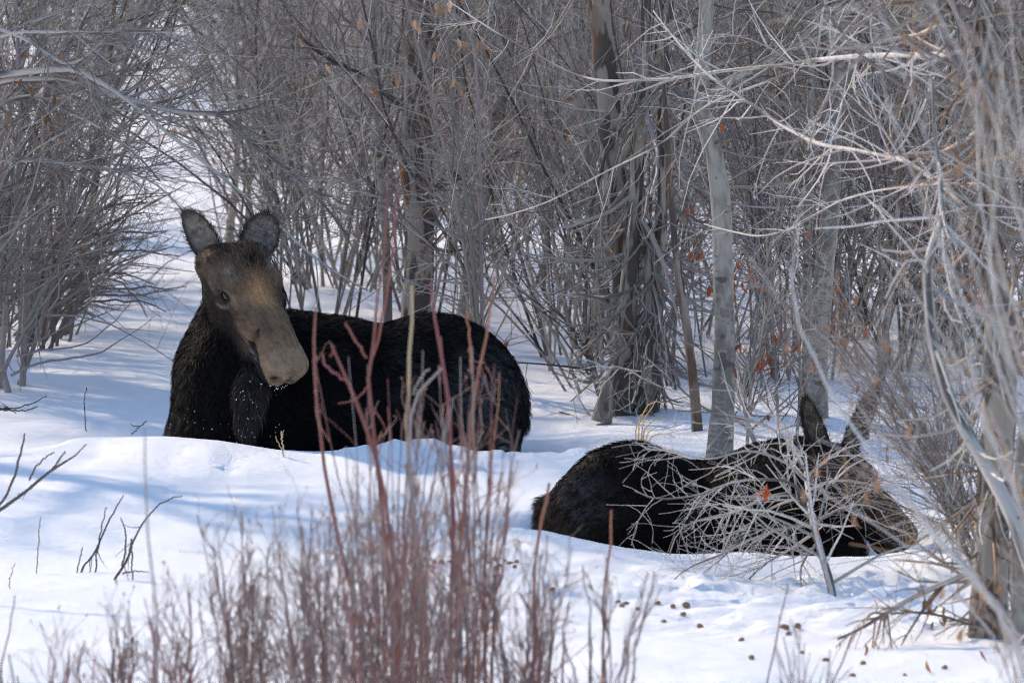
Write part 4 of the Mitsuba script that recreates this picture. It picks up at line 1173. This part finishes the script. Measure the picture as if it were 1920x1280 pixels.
for k in range(9):
    B = np.array([[x0[0] + rng.normal(0, .15), 37.4 + rng.normal(0, .15), 0]]); B[:, 2] = ground_z(B[:, 0], B[:, 1]) - .05
    P = wander(rng, B, np.array([[rng.normal(.05, .22), rng.normal(0, .2), 1]]), np.array([rng.uniform(2.6, 4)]), 14, .06)
    R = rng.uniform(.012, .022) * np.linspace(1, .4, 14)[None]
    bb = Bundle(); bb.tubes(P, R, shade_cols(rng, 1, GREY, .3), 7)
    part(key, 'stem', bb.build())
    spray(rng, b, P, R, 45, 120, (.4, 1.1), (.15, .5), GREY, trop=.02, bias=(.5, 0, 0))
part(key, 'twigs', b.build(), kind='stuff')
hang_leaves(rng, key, [at(rng.uniform(5, 130), rng.uniform(90, 330), 36.3) for _ in range(26)], TOBACCO, (.03, .055))

rng = np.random.default_rng(308)
key = thing('willow_shrub', 'willow of fine dark arching branches across the snow gap on the left', 'shrub')
b = Bundle()
SP, SR = [], []
for k in range(30):
    Y = 39.6 + rng.uniform(-.8, 1.4)
    bx = rng.normal(60, 45)
    tip = (rng.uniform(150, 350), rng.uniform(250, 640))
    mid = (bx * .55 + tip[0] * .45, 640 * .5 + tip[1] * .5 - rng.uniform(20, 110))
    P, R = px_path([(bx, 660, rng.uniform(5, 9)), (mid[0], mid[1], 5), (tip[0], tip[1], 2)], Y)
    P[0, 2] = gz(P[0, 0], Y) - .05
    P2, R2 = resample(P, R, 12)
    P2 = P2 + np.cumsum(rng.normal(0, .012, P2.shape), 0)
    bb = Bundle(); bb.tubes(P2[None], R2[None], shade_cols(rng, 1, (.15, .125, .11), .3), 5)
    part(key, 'stem', bb.build())
    SP.append(P2); SR.append(R2)
spray(rng, b, np.array(SP), np.array(SR), 260, 420, (.15, .6), (.1, .3), (.16, .135, .12), ang=(15, 60), t=(.15, 1))
part(key, 'twigs', b.build(), kind='stuff')

# --- hanging tan leaves on a twig at the top, middle
rng = np.random.default_rng(306)
key = thing('willow_shrub', 'willow with clusters of pale curled tan leaves hanging at the top centre', 'shrub')
b = Bundle()
xb, zb = ground_cross(905, 37.0)
hang = [[(905, 640, 10), (880, 420, 8), (850, 200, 7), (835, 60, 6), (800, -60, 4)], [(905, 640, 9), (860, 400, 8), (800, 150, 6), (760, 0, 4), (740, -60, 3)], [(905, 640, 8), (900, 300, 7), (890, 100, 6), (850, 20, 5), (800, 0, 3)], [(905, 640, 9), (900, 400, 8), (860, 240, 6), (740, 130, 4), (690, 120, 3)]]
for k, rows in enumerate(hang):
    P, R = px_path(rows, 37.0, Y1=36.4 + .2 * k)
    P[0, 2] = zb - .05
    P2, R2 = resample(P, R, 20)
    bb = Bundle(); bb.tubes(P2[None], R2[None], shade_cols(rng, 1, GREY, .2), 6)
    part(key, 'stem', bb.build())
    spray(rng, b, P2[None], R2[None], 26, 60, (.2, .6), (.1, .3), GREY, droop=.08)
part(key, 'twigs', b.build(), kind='stuff')
lp = [(815, 15), (822, 25), (830, 12), (838, 20), (812, 28), (845, 8), (782, 50), (778, 45), (818, 62), (822, 100), (815, 105), (855, 160), (868, 85), (858, 80), (870, 92), (898, 88), (903, 82), (740, 145), (748, 150), (745, 155), (848, 155), (862, 172), (870, 180), (675, 40), (683, 46), (610, 128), (836, 52), (826, 48)]
hang_leaves(rng, key, [at(x, y - 8, 36.3) for x, y in lp], (0.46, 0.31, 0.21), (.045, .07))

# --- red and rust leaves on a young stem between the two pale trunks
rng = np.random.default_rng(307)
key = thing('willow_shrub', 'slender shrub with rust red leaves between the two pale trunks behind the calf', 'shrub')
b = Bundle()
for k, rows in enumerate(([(1400, 840, 8), (1410, 700, 7), (1420, 600, 6), (1440, 480, 5), (1470, 330, 3)], [(1460, 840, 8), (1455, 700, 6), (1440, 560, 5), (1400, 430, 3)], [(1490, 840, 7), (1500, 680, 6), (1485, 540, 5), (1500, 380, 3)], [(1430, 840, 10), (1395, 740, 9), (1402, 690, 8), (1440, 620, 6), (1450, 540, 4)])):
    P, R = px_path(rows, 34.6, Y1=34.9)
    P[0, 2] = gz(P[0, 0], P[0, 1]) - .05
    P2, R2 = resample(P, R, 16)
    bb = Bundle(); bb.tubes(P2[None], R2[None], shade_cols(rng, 1, GREY, .2), 6)
    part(key, 'stem', bb.build())
    spray(rng, b, P2[None], R2[None], 40, 100, (.15, .5), (.08, .25), GREY)
part(key, 'twigs', b.build(), kind='stuff')
lp = [(rng.normal(1440, 42), rng.uniform(600, 730)) for _ in range(20)] + [(rng.normal(1390, 18), rng.uniform(470, 560)) for _ in range(14)] + [(rng.normal(1310, 14), rng.uniform(300, 480)) for _ in range(10)] + [(1325, 620), (1440, 775), (1380, 690), (1500, 640), (1520, 430), (1350, 230)]
hang_leaves(rng, key, [at(x, y, 34.4) for x, y in lp], (0.27, 0.085, 0.045), (.035, .06))

# --- the thicket
rng = np.random.default_rng(400)


def blocked(px, Y):
    if 60 < px < 470 and Y < 63:
        return True
    if Y < 40.5 and px < 1010:
        return True
    if 540 < px < 1000 and Y < 41.2:
        return True
    if Y < 37.2 and px > 1010:
        return True
    if px > 1010 and 43 < Y < 52:
        return True
    return False


LAND = [(110, 'at the left edge'), (400, 'above the left snow gap'), (560, 'right above the cow moose head'), (690, 'right of the cow moose head'), (850, 'around the thick dark trunk'), (1010, 'above the rump of the cow moose'), (1120, 'left of the leaning trunk clump'), (1260, 'at the leaning trunk clump'), (1420, 'at the pale trunk behind the calf'), (1580, 'at the trunk behind the calf ears'), (1760, 'right of the calf ears'), (9999, 'at the large right trunk')]


def place(px):
    return next(t for m, t in LAND if px < m)


def where(px, Y, many=False):
    w = 'willows' if many else 'willow'
    return (f'bare {w} in front of the thicket, ' if Y < 41 else f'bare {w} in mid thicket, ' if Y < 50 else f'bare {w} deep in the thicket, ') + place(px)


k = 0
placed = []
for band, n, (ya, yb) in (('a', 36, (37.2, 45)), ('b', 52, (44, 60)), ('c', 32, (58, 74))):
    got = 0
    while got < n:
        Y = rng.uniform(ya, yb)
        px = rng.uniform(-140, 2060)
        if blocked(px, Y) or (px < 130 and rng.random() < .6):
            continue
        x = (px - 960) * K * Y
        if any((x - q[0]) ** 2 + ((Y - q[1]) * .6) ** 2 < .10 for q in placed):
            continue
        placed.append((x, Y))
        big = band == 'c'
        willow(where(px, Y), x, Y, 1000 + k, group=where(px, Y, True), n=int(rng.integers(9, 16)), H=(2.2, 4.0) if not big else (2.6, 5), spread=rng.uniform(.4, 1.05), base=rng.uniform(.15, .4),
               n1=190 if not big else 150, n2=560 if not big else 360, parts=6 if band == 'a' else 4, r0=(.005, .011) if not big else (.009, .022), col=np.array(GREY) * rng.uniform(.75, 1.15), mixc=(BROWN, PALE, PALE, DARK)[k % 4], mixp=.3, leaves=int(rng.integers(6, 15)) if band != 'c' else int(rng.integers(0, 5)), leafc=(RUST, TOBACCO, TAN)[int(rng.integers(3))])
        k += 1; got += 1

# low shrubs at the edge of the snow gap on the left
for i, (px, Y, lean, h) in enumerate(((20, 39.4, (.10, 0), (1.8, 3.2)), (70, 40.4, (.16, 0), (1.6, 2.8)), (-30, 38.6, (.12, 0), (2, 3.4)), (30, 42.5, (.05, 0), (2, 3.6)))):
    x = (px - 960) * K * Y
    willow(where(px, Y), x, Y, 2000 + i, group=where(px, Y, True), n=8, H=h, spread=.42, base=.28, n1=110, n2=330, lean=lean, parts=8, r0=(.006, .015), col=np.array(GREY) * .8)

# dark spruces far behind
for i, (px, Y, h) in enumerate(((60, 84, 12), (200, 80, 13), (330, 90, 14), (480, 86, 12), (640, 92, 13), (800, 84, 12), (960, 94, 14), (1120, 86, 12), (1280, 92, 13), (1440, 85, 13), (1600, 93, 12), (1760, 86, 14), (1900, 91, 12), (420, 100, 14), (1040, 104, 14), (1680, 103, 13))):
    rng = np.random.default_rng(500 + i)
    key = thing('spruce_tree', 'dark spruce at the very back, ' + place(px), 'tree', 'dark spruces at the very back, ' + place(px))
    x = (px - 960) * K * Y
    z = gz(x, Y)
    P = np.array([[x, Y, z - .2], [x, Y, z + h * .5], [x + .05, Y, z + h]])
    sh, PP, RR = trunk_shape(P, np.array([.11, .08, .02]), 'mat_bark', i, sides=8, step=.4)
    part(key, 'trunk', sh)
    b = Bundle()
    nb = 110
    tt = rng.uniform(.01, .98, nb)
    B = np.stack([np.full(nb, x), np.full(nb, Y), z + tt * h], 1)
    a = rng.uniform(0, 2 * np.pi, nb)
    L = (1 - tt * .9) * rng.uniform(1.2, 2.1, nb)
    Q = wander(rng, B, np.stack([np.cos(a), np.sin(a), np.full(nb, -.15)], 1), L, 6, .05, droop=.05)
    S = np.full((nb, 6), .022) * np.linspace(1, .4, 6)
    b.tubes(Q, S, shade_cols(rng, nb, (.06, .045, .035)), 3)
    Q2, S2 = sprout(rng, Q, S, 240, (.1, 1), (.4, .9), (25, 60), 3, .08, 0, .2, .9, .02, .5)
    b.tubes(Q2, S2 * 1.9, shade_cols(rng, 240, (.035, .045, .028), .4, (.10, .055, .035), .2), 3)
    part(key, 'crown', b.build(), kind='stuff')

# trees out of frame on the sunny side, whose crowns throw the dappled shade
for i, (x, y, h) in enumerate(((-5.2, 40.5, 7), (-4.0, 44.5, 8), (-6.4, 46.0, 8), (-3.6, 39.0, 6), (-7.5, 42.0, 8), (-5.6, 51, 8), (3.6, 38.5, 7), (4.4, 33.0, 6), (-4.4, 35.2, 5.5))):
    rng = np.random.default_rng(600 + i)
    key = thing('cottonwood_tree', 'bare cottonwood standing beyond the edge of the picture', 'tree', 'bare cottonwoods beyond the edges of the picture')
    z = gz(x, y)
    P = np.array([[x + rng.normal(0, .5), y + rng.normal(0, .4), z + h], [x + .1, y, z + h * .5], [x, y, z - .1]])
    sh, PP, RR = trunk_shape(P, np.array([.02, .07, .11]), 'mat_aspen', i, sides=12, step=.1)
    part(key, 'trunk', sh)
    b = Bundle()
    crown(rng, b, PP, RR, key, 26, z + 1.2, (1.0, 2.6), GREY, 330, 520, 'mat_aspen', keep_parts=5)
    part(key, 'twigs', b.build(), kind='stuff')


# --- red stemmed shrubs in front
def osier(label, pc, half, n, lo, hi, Y, seed, cols, w=(3.5, 7), n1=40, n2=0, n_parts=40, base_spread=.22, low=.35, group=None, name='red_willow_shrub', lmul=1.0):
    rng = np.random.default_rng(seed)
    key = thing(name, label, 'shrub', group)
    SP, SR, SC = [], [], []
    for k in range(n):
        f = rng.uniform(-1, 1)
        d = Y + rng.normal(0, .22)
        bx = at(pc + half * (f * base_spread + rng.normal(0, .10)), 1300, d)[0]
        tip = at(pc + half * f + rng.normal(0, half * .12), lo + (hi - lo) * rng.random() ** .8 * (0.55 + .45 * abs(f)) if hi > lo else lo, d + rng.normal(0, .12))
        bz = gz(bx, d) - .05
        B = np.array([bx, d, bz])
        M = np.array([bx * .62 + tip[0] * .38, d, bz * .5 + tip[2] * .5])
        P, R = resample(np.array([B, M, tip]), np.array([1, .75, .42]) * rng.uniform(*w) * K * Y / 2, 14)
        P = P + np.cumsum(rng.normal(0, .0065, P.shape), 0)
        SP.append(P); SR.append(R); SC.append(cols[int(rng.integers(len(cols)))])
    SP, SR = np.array(SP), np.array(SR)
    SC = np.array(SC) * rng.uniform(.75, 1.25, (n, 1))
    for k in range(min(n_parts, n)):
        bb = Bundle(); bb.tubes(SP[k:k + 1], SR[k:k + 1], SC[k:k + 1], 6)
        part(key, 'stem', bb.build())
    b = Bundle()
    if n > n_parts:
        b.tubes(SP[n_parts:], SR[n_parts:], SC[n_parts:], 5)
    Q, S = sprout(rng, SP, SR, n1, (low, .97), (.08 * lmul, .30 * lmul), (18, 58), 6, .09, .09, 0, .75, .0017, .55)
    b.tubes(Q, S, np.array([cols[int(c)] for c in rng.integers(0, len(cols), n1)]) * rng.uniform(.7, 1.3, (n1, 1)), 4)
    if n2:
        Q, S = sprout(rng, Q, S, n2, (.2, .95), (.05, .17), (18, 55), 4, .08, .06, 0, .8, .0013, .6)
        b.tubes(Q, S, np.array([cols[int(c)] for c in rng.integers(0, len(cols), n2)]) * rng.uniform(.7, 1.3, (n2, 1)), 3)
    # withered buds at the tips
    nb = n * 2
    kk = rng.integers(0, len(Q), nb)
    D = rng.normal(0, .5, (nb, 3)) + np.array([0, 0, 1])
    QB = wander(rng, Q[kk, -1], D, rng.uniform(.008, .022, nb), 3, .1)
    b.tubes(QB, np.array([[.0012, .0032, .0008]]) * rng.uniform(.7, 1.4, (nb, 1)), shade_cols(rng, nb, (.34, .17, .09), .3), 4)
    part(key, 'shoots', b.build(), kind='stuff')
    return key


R1, R2, R3, G1, G2, T1, M1 = (0.26, 0.095, 0.078), (0.36, 0.165, 0.095), (0.17, 0.078, 0.068), (0.32, 0.26, 0.225), (0.17, 0.13, 0.115), (0.48, 0.35, 0.20), (0.25, 0.165, 0.155)
osier('tallest red stemmed shrub at bottom centre, crossing in front of the cow moose flank', 735, 120, 26, 640, 960, 24.0, 700, (R1, M1, R2, R3, G1), n1=120, n2=160)
osier('red stemmed shrub at bottom centre, crossing in front of the cow moose rump', 885, 95, 24, 620, 940, 24.2, 701, (R1, M1, R2, R3, G1), n1=110, n2=150)
osier('bushy brown and red shrub at bottom centre, left of the tallest red stems', 610, 120, 38, 915, 1160, 23.4, 702, (M1, R3, G1, G2, M1), n1=250, n2=420)
osier('grey brown bushy shrub at bottom, with blunt tips left of centre', 450, 90, 20, 955, 1190, 23.8, 703, (G1, G2, R3, R3), n1=170, n2=300)
osier('dense mauve brown shrub at the bottom edge under the tallest red stems', 760, 170, 62, 935, 1180, 22.8, 704, (M1, R3, M1, R1, G2, G1), n1=380, n2=800)
osier('brown shrub at bottom, right of the red stems and below the calf rump', 985, 95, 24, 1000, 1190, 23.6, 705, (G2, R3, G1, R1), n1=130, n2=220)
osier('sparse brown stalks at bottom, right of the bushy shrubs', 1130, 90, 9, 1030, 1190, 23.2, 706, (G2, R3, G2), n1=26, n2=30, w=(6, 9))
osier('low reddish twiggy shrub at bottom, left of the bushy brown ones', 320, 60, 13, 1080, 1245, 23.8, 707, (R3, R1, G2), n1=80, n2=120)
osier('thin dark twig cluster at bottom left, between the low reddish shrubs', 235, 28, 9, 1110, 1250, 24.0, 708, (G2, R3), n1=34, n2=50, w=(5, 8))
osier('small faint reddish sprig in the bottom left corner of the snow', 125, 48, 10, 1190, 1250, 23.6, 709, (R3, R1, G1), n1=40, n2=60, w=(4, 7))
osier('two dark twigs at the bottom left edge', 35, 18, 4, 1230, 1270, 23.6, 710, (G2, G2), n1=8, w=(6, 9))
osier('small dark sprig on the snow at bottom, right of the sparse brown stalks', 1500, 60, 9, 1190, 1262, 23.5, 711, (G2, R3), n1=22, n2=20, w=(4, 6))


def stalk(name, label, rows, Y, col, seed, cat='stalk', group=None, n1=0, l1=(.05, .15), side=6, ground=True, extra=()):
    rng = np.random.default_rng(seed)
    key = thing(name, label, cat, group)
    for k, rr in enumerate([rows] + list(extra)):
        P, R = px_path(rr, Y, ground and k == 0, sink=.05)
        R = R * (.68 if name.endswith('sapling') else .7)
        P2, R2 = resample(P, R, 16)
        P2[1:-1] += rng.normal(0, .0022, P2[1:-1].shape)
        b = Bundle(); b.tubes(P2[None], R2[None], shade_cols(rng, 1, col, .1), side)
        part(key, 'stem', b.build())
        if n1 and k == 0:
            b = Bundle(); spray(rng, b, P2[None], R2[None], n1, 0, l1, col=col, ang=(20, 40), trop=.08, t=(.3, 1))
            part(key, 'twigs', b.build(), kind='stuff')
    return key


stalk('red_willow_sapling', 'single upright red shoot in front of the cow moose, just right of its muzzle', [(592, 575, 6), (590, 640, 9), (592, 740, 10), (604, 840, 11), (628, 980, 12), (665, 1150, 12)], 24.4, R1, 720)
stalk('tan_willow_sapling', 'straight tan stem in front of the back of the cow moose', [(772, 535, 9), (770, 620, 11), (766, 720, 12), (764, 820, 12), (775, 960, 12), (790, 1130, 12)], 24.1, T1, 721)
stalk('red_willow_sapling', 'forked red stem with a curled tip, first to the right of the single upright one', [(622, 648, 7), (640, 690, 10), (665, 745, 11), (690, 815, 12), (725, 950, 13), (745, 1130, 13)], 23.9, R1, 722, extra=[[(605, 662, 6), (612, 685, 8), (632, 702, 8), (652, 716, 7)], [(616, 640, 4), (626, 655, 6), (620, 668, 5)]])
stalk('red_willow_sapling', 'long red stem rising above the back of the cow moose, right of the tan stem', [(808, 530, 6), (816, 600, 9), (828, 660, 11), (838, 740, 12), (845, 850, 12), (850, 1000, 13), (845, 1150, 13)], 24.0, R1, 723, n1=6)
stalk('red_willow_sapling', 'branching red stem whose tips rise highest, left of the tan stem', [(728, 330, 4), (722, 450, 6), (712, 540, 8), (700, 640, 10), (690, 700, 11), (700, 800, 12), (720, 1000, 13), (735, 1150, 13)], 24.3, R1, 724, n1=8, extra=[[(745, 340, 4), (738, 440, 6), (728, 540, 8), (712, 620, 9), (694, 680, 9)], [(648, 605, 7), (668, 640, 8), (688, 670, 8)]])
stalk('red_willow_sapling', 'red stem standing before the rump of the cow moose, tips above its back', [(930, 500, 4), (918, 590, 7), (905, 660, 9), (890, 730, 10), (880, 830, 11), (865, 1000, 12), (855, 1150, 12)], 24.3, R2, 725, n1=8, extra=[[(876, 575, 4), (880, 640, 7), (885, 700, 8)]])
stalk('grey_willow_sapling', 'grey forked stem between the tan stem and the red stem beside it', [(828, 690, 8), (800, 722, 9), (775, 745, 10), (768, 830, 11), (775, 980, 12), (800, 1130, 12)], 23.7, G1, 726, extra=[[(805, 690, 5), (785, 715, 6), (775, 740, 7)]])
stalk('red_willow_sapling', 'upright red stem in front of the tail of the calf', [(1030, 905, 8), (1020, 950, 11), (1010, 1010, 10), (1000, 1120, 9)], 24.6, R2, 727)
stalk('red_willow_sapling', 'short red stem in front of the haunch of the calf', [(1146, 955, 6), (1144, 1000, 8), (1138, 1060, 8), (1130, 1150, 8)], 24.6, R2, 728)
stalk('dry_stalk', 'tall blurred grey stalk standing alone on the left snow', [(272, 800, 4), (272, 900, 6), (276, 1010, 7), (292, 1130, 8)], 21.5, G1, 729)
stalk('dry_stalk', 'thin dark stalk on the snow bank left of the cow moose chest', [(162, 726, 2.5), (158, 760, 3), (161, 810, 3)], 35.3, DARK, 730)
stalk('fallen_twig', 'small dark fork of twig on the snow close to the cow moose chest', [(275, 788, 2.5), (262, 800, 3), (246, 814, 3)], 34.6, DARK, 731, cat='twig', ground=False, extra=[[(244, 793, 2), (254, 799, 2.5), (262, 799, 2.5)]])
stalk('dry_stalk', 'tan forked stalk in the snow below the cow moose muzzle', [(528, 808, 4), (529, 830, 5), (531, 848, 5)], 33.3, T1, 732, extra=[[(517, 817, 3), (523, 832, 3.5), (530, 845, 3.5)], [(532, 806, 2), (530, 814, 3), (529, 822, 3)]])
stalk('dry_stalk', 'lone thin stalk on the left snow, left of the two stalk clumps', [(77, 968, 2.5), (72, 1010, 3.5), (70, 1080, 3.5)], 29.6, BROWN, 733)
stalk('dry_stalk', 'short thin stalk nearest the left edge on the lower snow', [(28, 1056, 2.5), (20, 1078, 3), (18, 1100, 3)], 29.0, BROWN, 734)
stalk('dry_stalk', 'clump of slanting dark stalks on the left snow, left of the arching one', [(232, 928, 3), (205, 975, 5), (180, 1030, 6), (150, 1082, 6)], 29.6, DARK, 735, n1=4, extra=[[(200, 950, 3), (190, 990, 4), (182, 1040, 5), (178, 1085, 5)], [(155, 1025, 3), (148, 1055, 4), (140, 1080, 4)]])
stalk('dry_stalk', 'clump of dark stalks on the left snow with one long stem arching right', [(342, 930, 3), (310, 940, 4), (275, 970, 5), (252, 1010, 6), (232, 1060, 8), (212, 1092, 8)], 29.3, DARK, 736, n1=6, extra=[[(226, 970, 3), (236, 1010, 5), (228, 1060, 6)], [(246, 1010, 6), (247, 1050, 5), (250, 1090, 4)], [(280, 1072, 2.5), (255, 1070, 4), (230, 1075, 5)]])
stalk('bare_branch', 'dark forked branch leaning in from the left edge over the snow', [(162, 832, 3), (140, 855, 5), (110, 872, 8), (85, 890, 9), (50, 920, 10), (0, 955, 11), (-60, 990, 12)], 28.6, (.10, .08, .07), 737, cat='branch', n1=8, extra=[[(102, 848, 4), (70, 872, 5), (55, 900, 6)], [(46, 812, 5), (38, 850, 7), (25, 895, 8), (2, 942, 8), (-40, 985, 9)], [(122, 845, 4), (106, 868, 6), (95, 882, 6)]])
stalk('fallen_twig', 'dark twigs lying on the snow at the left edge, below the grey willow', [(88, 742, 2.5), (55, 757, 3.5), (30, 765, 4), (-20, 762, 5)], 36.0, DARK, 738, cat='twig', ground=False, n1=6, extra=[[(70, 762, 3), (40, 770, 4), (-20, 760, 5)], [(30, 775, 2.5), (15, 768, 3), (-20, 766, 3)]])
stalk('bare_sapling', 'small grey leaning sapling at the left edge with a long low bough', [(150, 470, 3), (110, 530, 6), (60, 600, 8), (35, 640, 11), (15, 680, 13), (-5, 735, 14)], 37.0, GREY, 739, cat='sapling', n1=16, l1=(.1, .4), extra=[[(290, 592, 2), (262, 615, 3), (220, 640, 4), (180, 664, 6), (130, 672, 7), (80, 680, 8), (20, 704, 9)], [(250, 560, 2), (200, 615, 4), (140, 650, 5), (90, 655, 6), (30, 668, 7)], [(200, 520, 2), (150, 590, 4), (90, 630, 5), (40, 650, 6)]])
stalk('dry_stalk', 'single faint stalk in the bottom left corner', [(28, 1115, 4), (18, 1180, 5), (2, 1262, 6)], 24.5, BROWN, 740)
stalk('dry_stalk', 'upright red stalk on the pellet strewn snow at lower right', [(1478, 1098, 3), (1462, 1160, 4.5), (1448, 1230, 5), (1438, 1300, 5)], 24.6, R3, 741)
stalk('dry_stalk', 'slanting red stalk left of the brown leaf at lower right', [(1612, 1170, 3), (1592, 1210, 4.5), (1570, 1260, 5), (1552, 1310, 5)], 24.6, R3, 742)

# --- golden grass tuft behind the hip of the calf
rng = np.random.default_rng(750)
key = thing('grass_tuft', 'golden arching grass tuft behind the hip of the calf', 'grass')
for rows in ([(1196, 836, 3), (1198, 800, 2.6), (1208, 770, 2.2), (1225, 752, 1.6), (1250, 757, 1)], [(1200, 836, 3), (1208, 806, 2.6), (1228, 787, 2), (1252, 782, 1.6), (1270, 800, 1)], [(1204, 836, 3), (1214, 812, 2.4), (1236, 800, 2), (1262, 808, 1.2)], [(1198, 836, 3), (1206, 790, 2.4), (1222, 765, 1.8), (1232, 748, 1)], [(1206, 836, 3), (1222, 818, 2.2), (1246, 812, 1.6), (1266, 822, 1)], [(1194, 836, 2.6), (1192, 805, 2.2), (1200, 780, 1.6), (1214, 768, 1)]):
    P, R = px_path(rows, 32.6)
    P[0, 2] = gz(P[0, 0], 32.6) - .03
    P2, R2 = resample(P, R, 12)
    b = Bundle(); b.tubes(P2[None], np.maximum(R2, .0013)[None], shade_cols(rng, 1, (.55, .33, .12), .15), 4)
    part(key, 'blade', b.build())

# --- droppings
drops = {'brown droppings pellet in the scattered line on the snow below the calf': [(1035, 1106), (1030, 1101), (1158, 1133), (1166, 1138), (1174, 1135), (1195, 1143), (1233, 1135), (1262, 1138), (1287, 1138), (1281, 1155), (1244, 1168), (1313, 1178), (1390, 1203), (1409, 1236)],
         'brown droppings pellet on the snow at lower right, near the fallen bough': [(1471, 1179), (1495, 1177), (1478, 1191), (1504, 1225), (1549, 1240), (1618, 1246), (1598, 1269), (1696, 1268), (1771, 1254)],
         'brown droppings pellet in the heap half hidden by the red stems': [(768, 1056), (761, 1071), (778, 1068), (790, 1063), (815, 1058), (828, 1057), (846, 1056), (917, 1056), (929, 1053), (936, 1062), (946, 1053), (956, 1056), (968, 1056), (965, 1064), (931, 1066)]}
rng = np.random.default_rng(760)
for lab, pts in drops.items():
    for px, py in pts:
        g = on_ground(px, py)
        key = thing('dropping', lab, 'dropping', lab.replace('pellet', 'pellets'))
        m = trimesh.creation.icosphere(2, 1.0)
        m.vertices = m.vertices * (1 + .16 * nz(m.vertices * 1.7 + g * 9, 4))[:, None]
        m.apply_scale(np.array([.0150 * rng.uniform(.85, 1.25), .0115, .0105]) * rng.uniform(.75, 1.2))
        m.apply_transform(trimesh.transformations.euler_matrix(rng.normal(0, .2), rng.normal(0, .25), rng.uniform(0, 3.1)))
        m.apply_translation(g + [0, 0, rng.uniform(-.001, .007)])
        scene[key] = mikit.ply(m, 'mat_dropping', smooth=True)

# a brown leaf lying on the snow and one on the moose side
rng = np.random.default_rng(770)
for px, py, lab in ((1622, 1228, 'brown dead leaf standing in the snow at lower right'), (1738, 1262, 'tan dead leaf on the snow near the foot of the right trunk'), (1836, 1240, 'rust brown dead leaf at the foot of the right trunk')):
    g = on_ground(px, py)
    key = thing('fallen_leaf', lab, 'leaf')
    scene[key] = leaf_shape(rng, g + [0, 0, .045], (.2, .1, -1), .055, (.36, .17, .09))
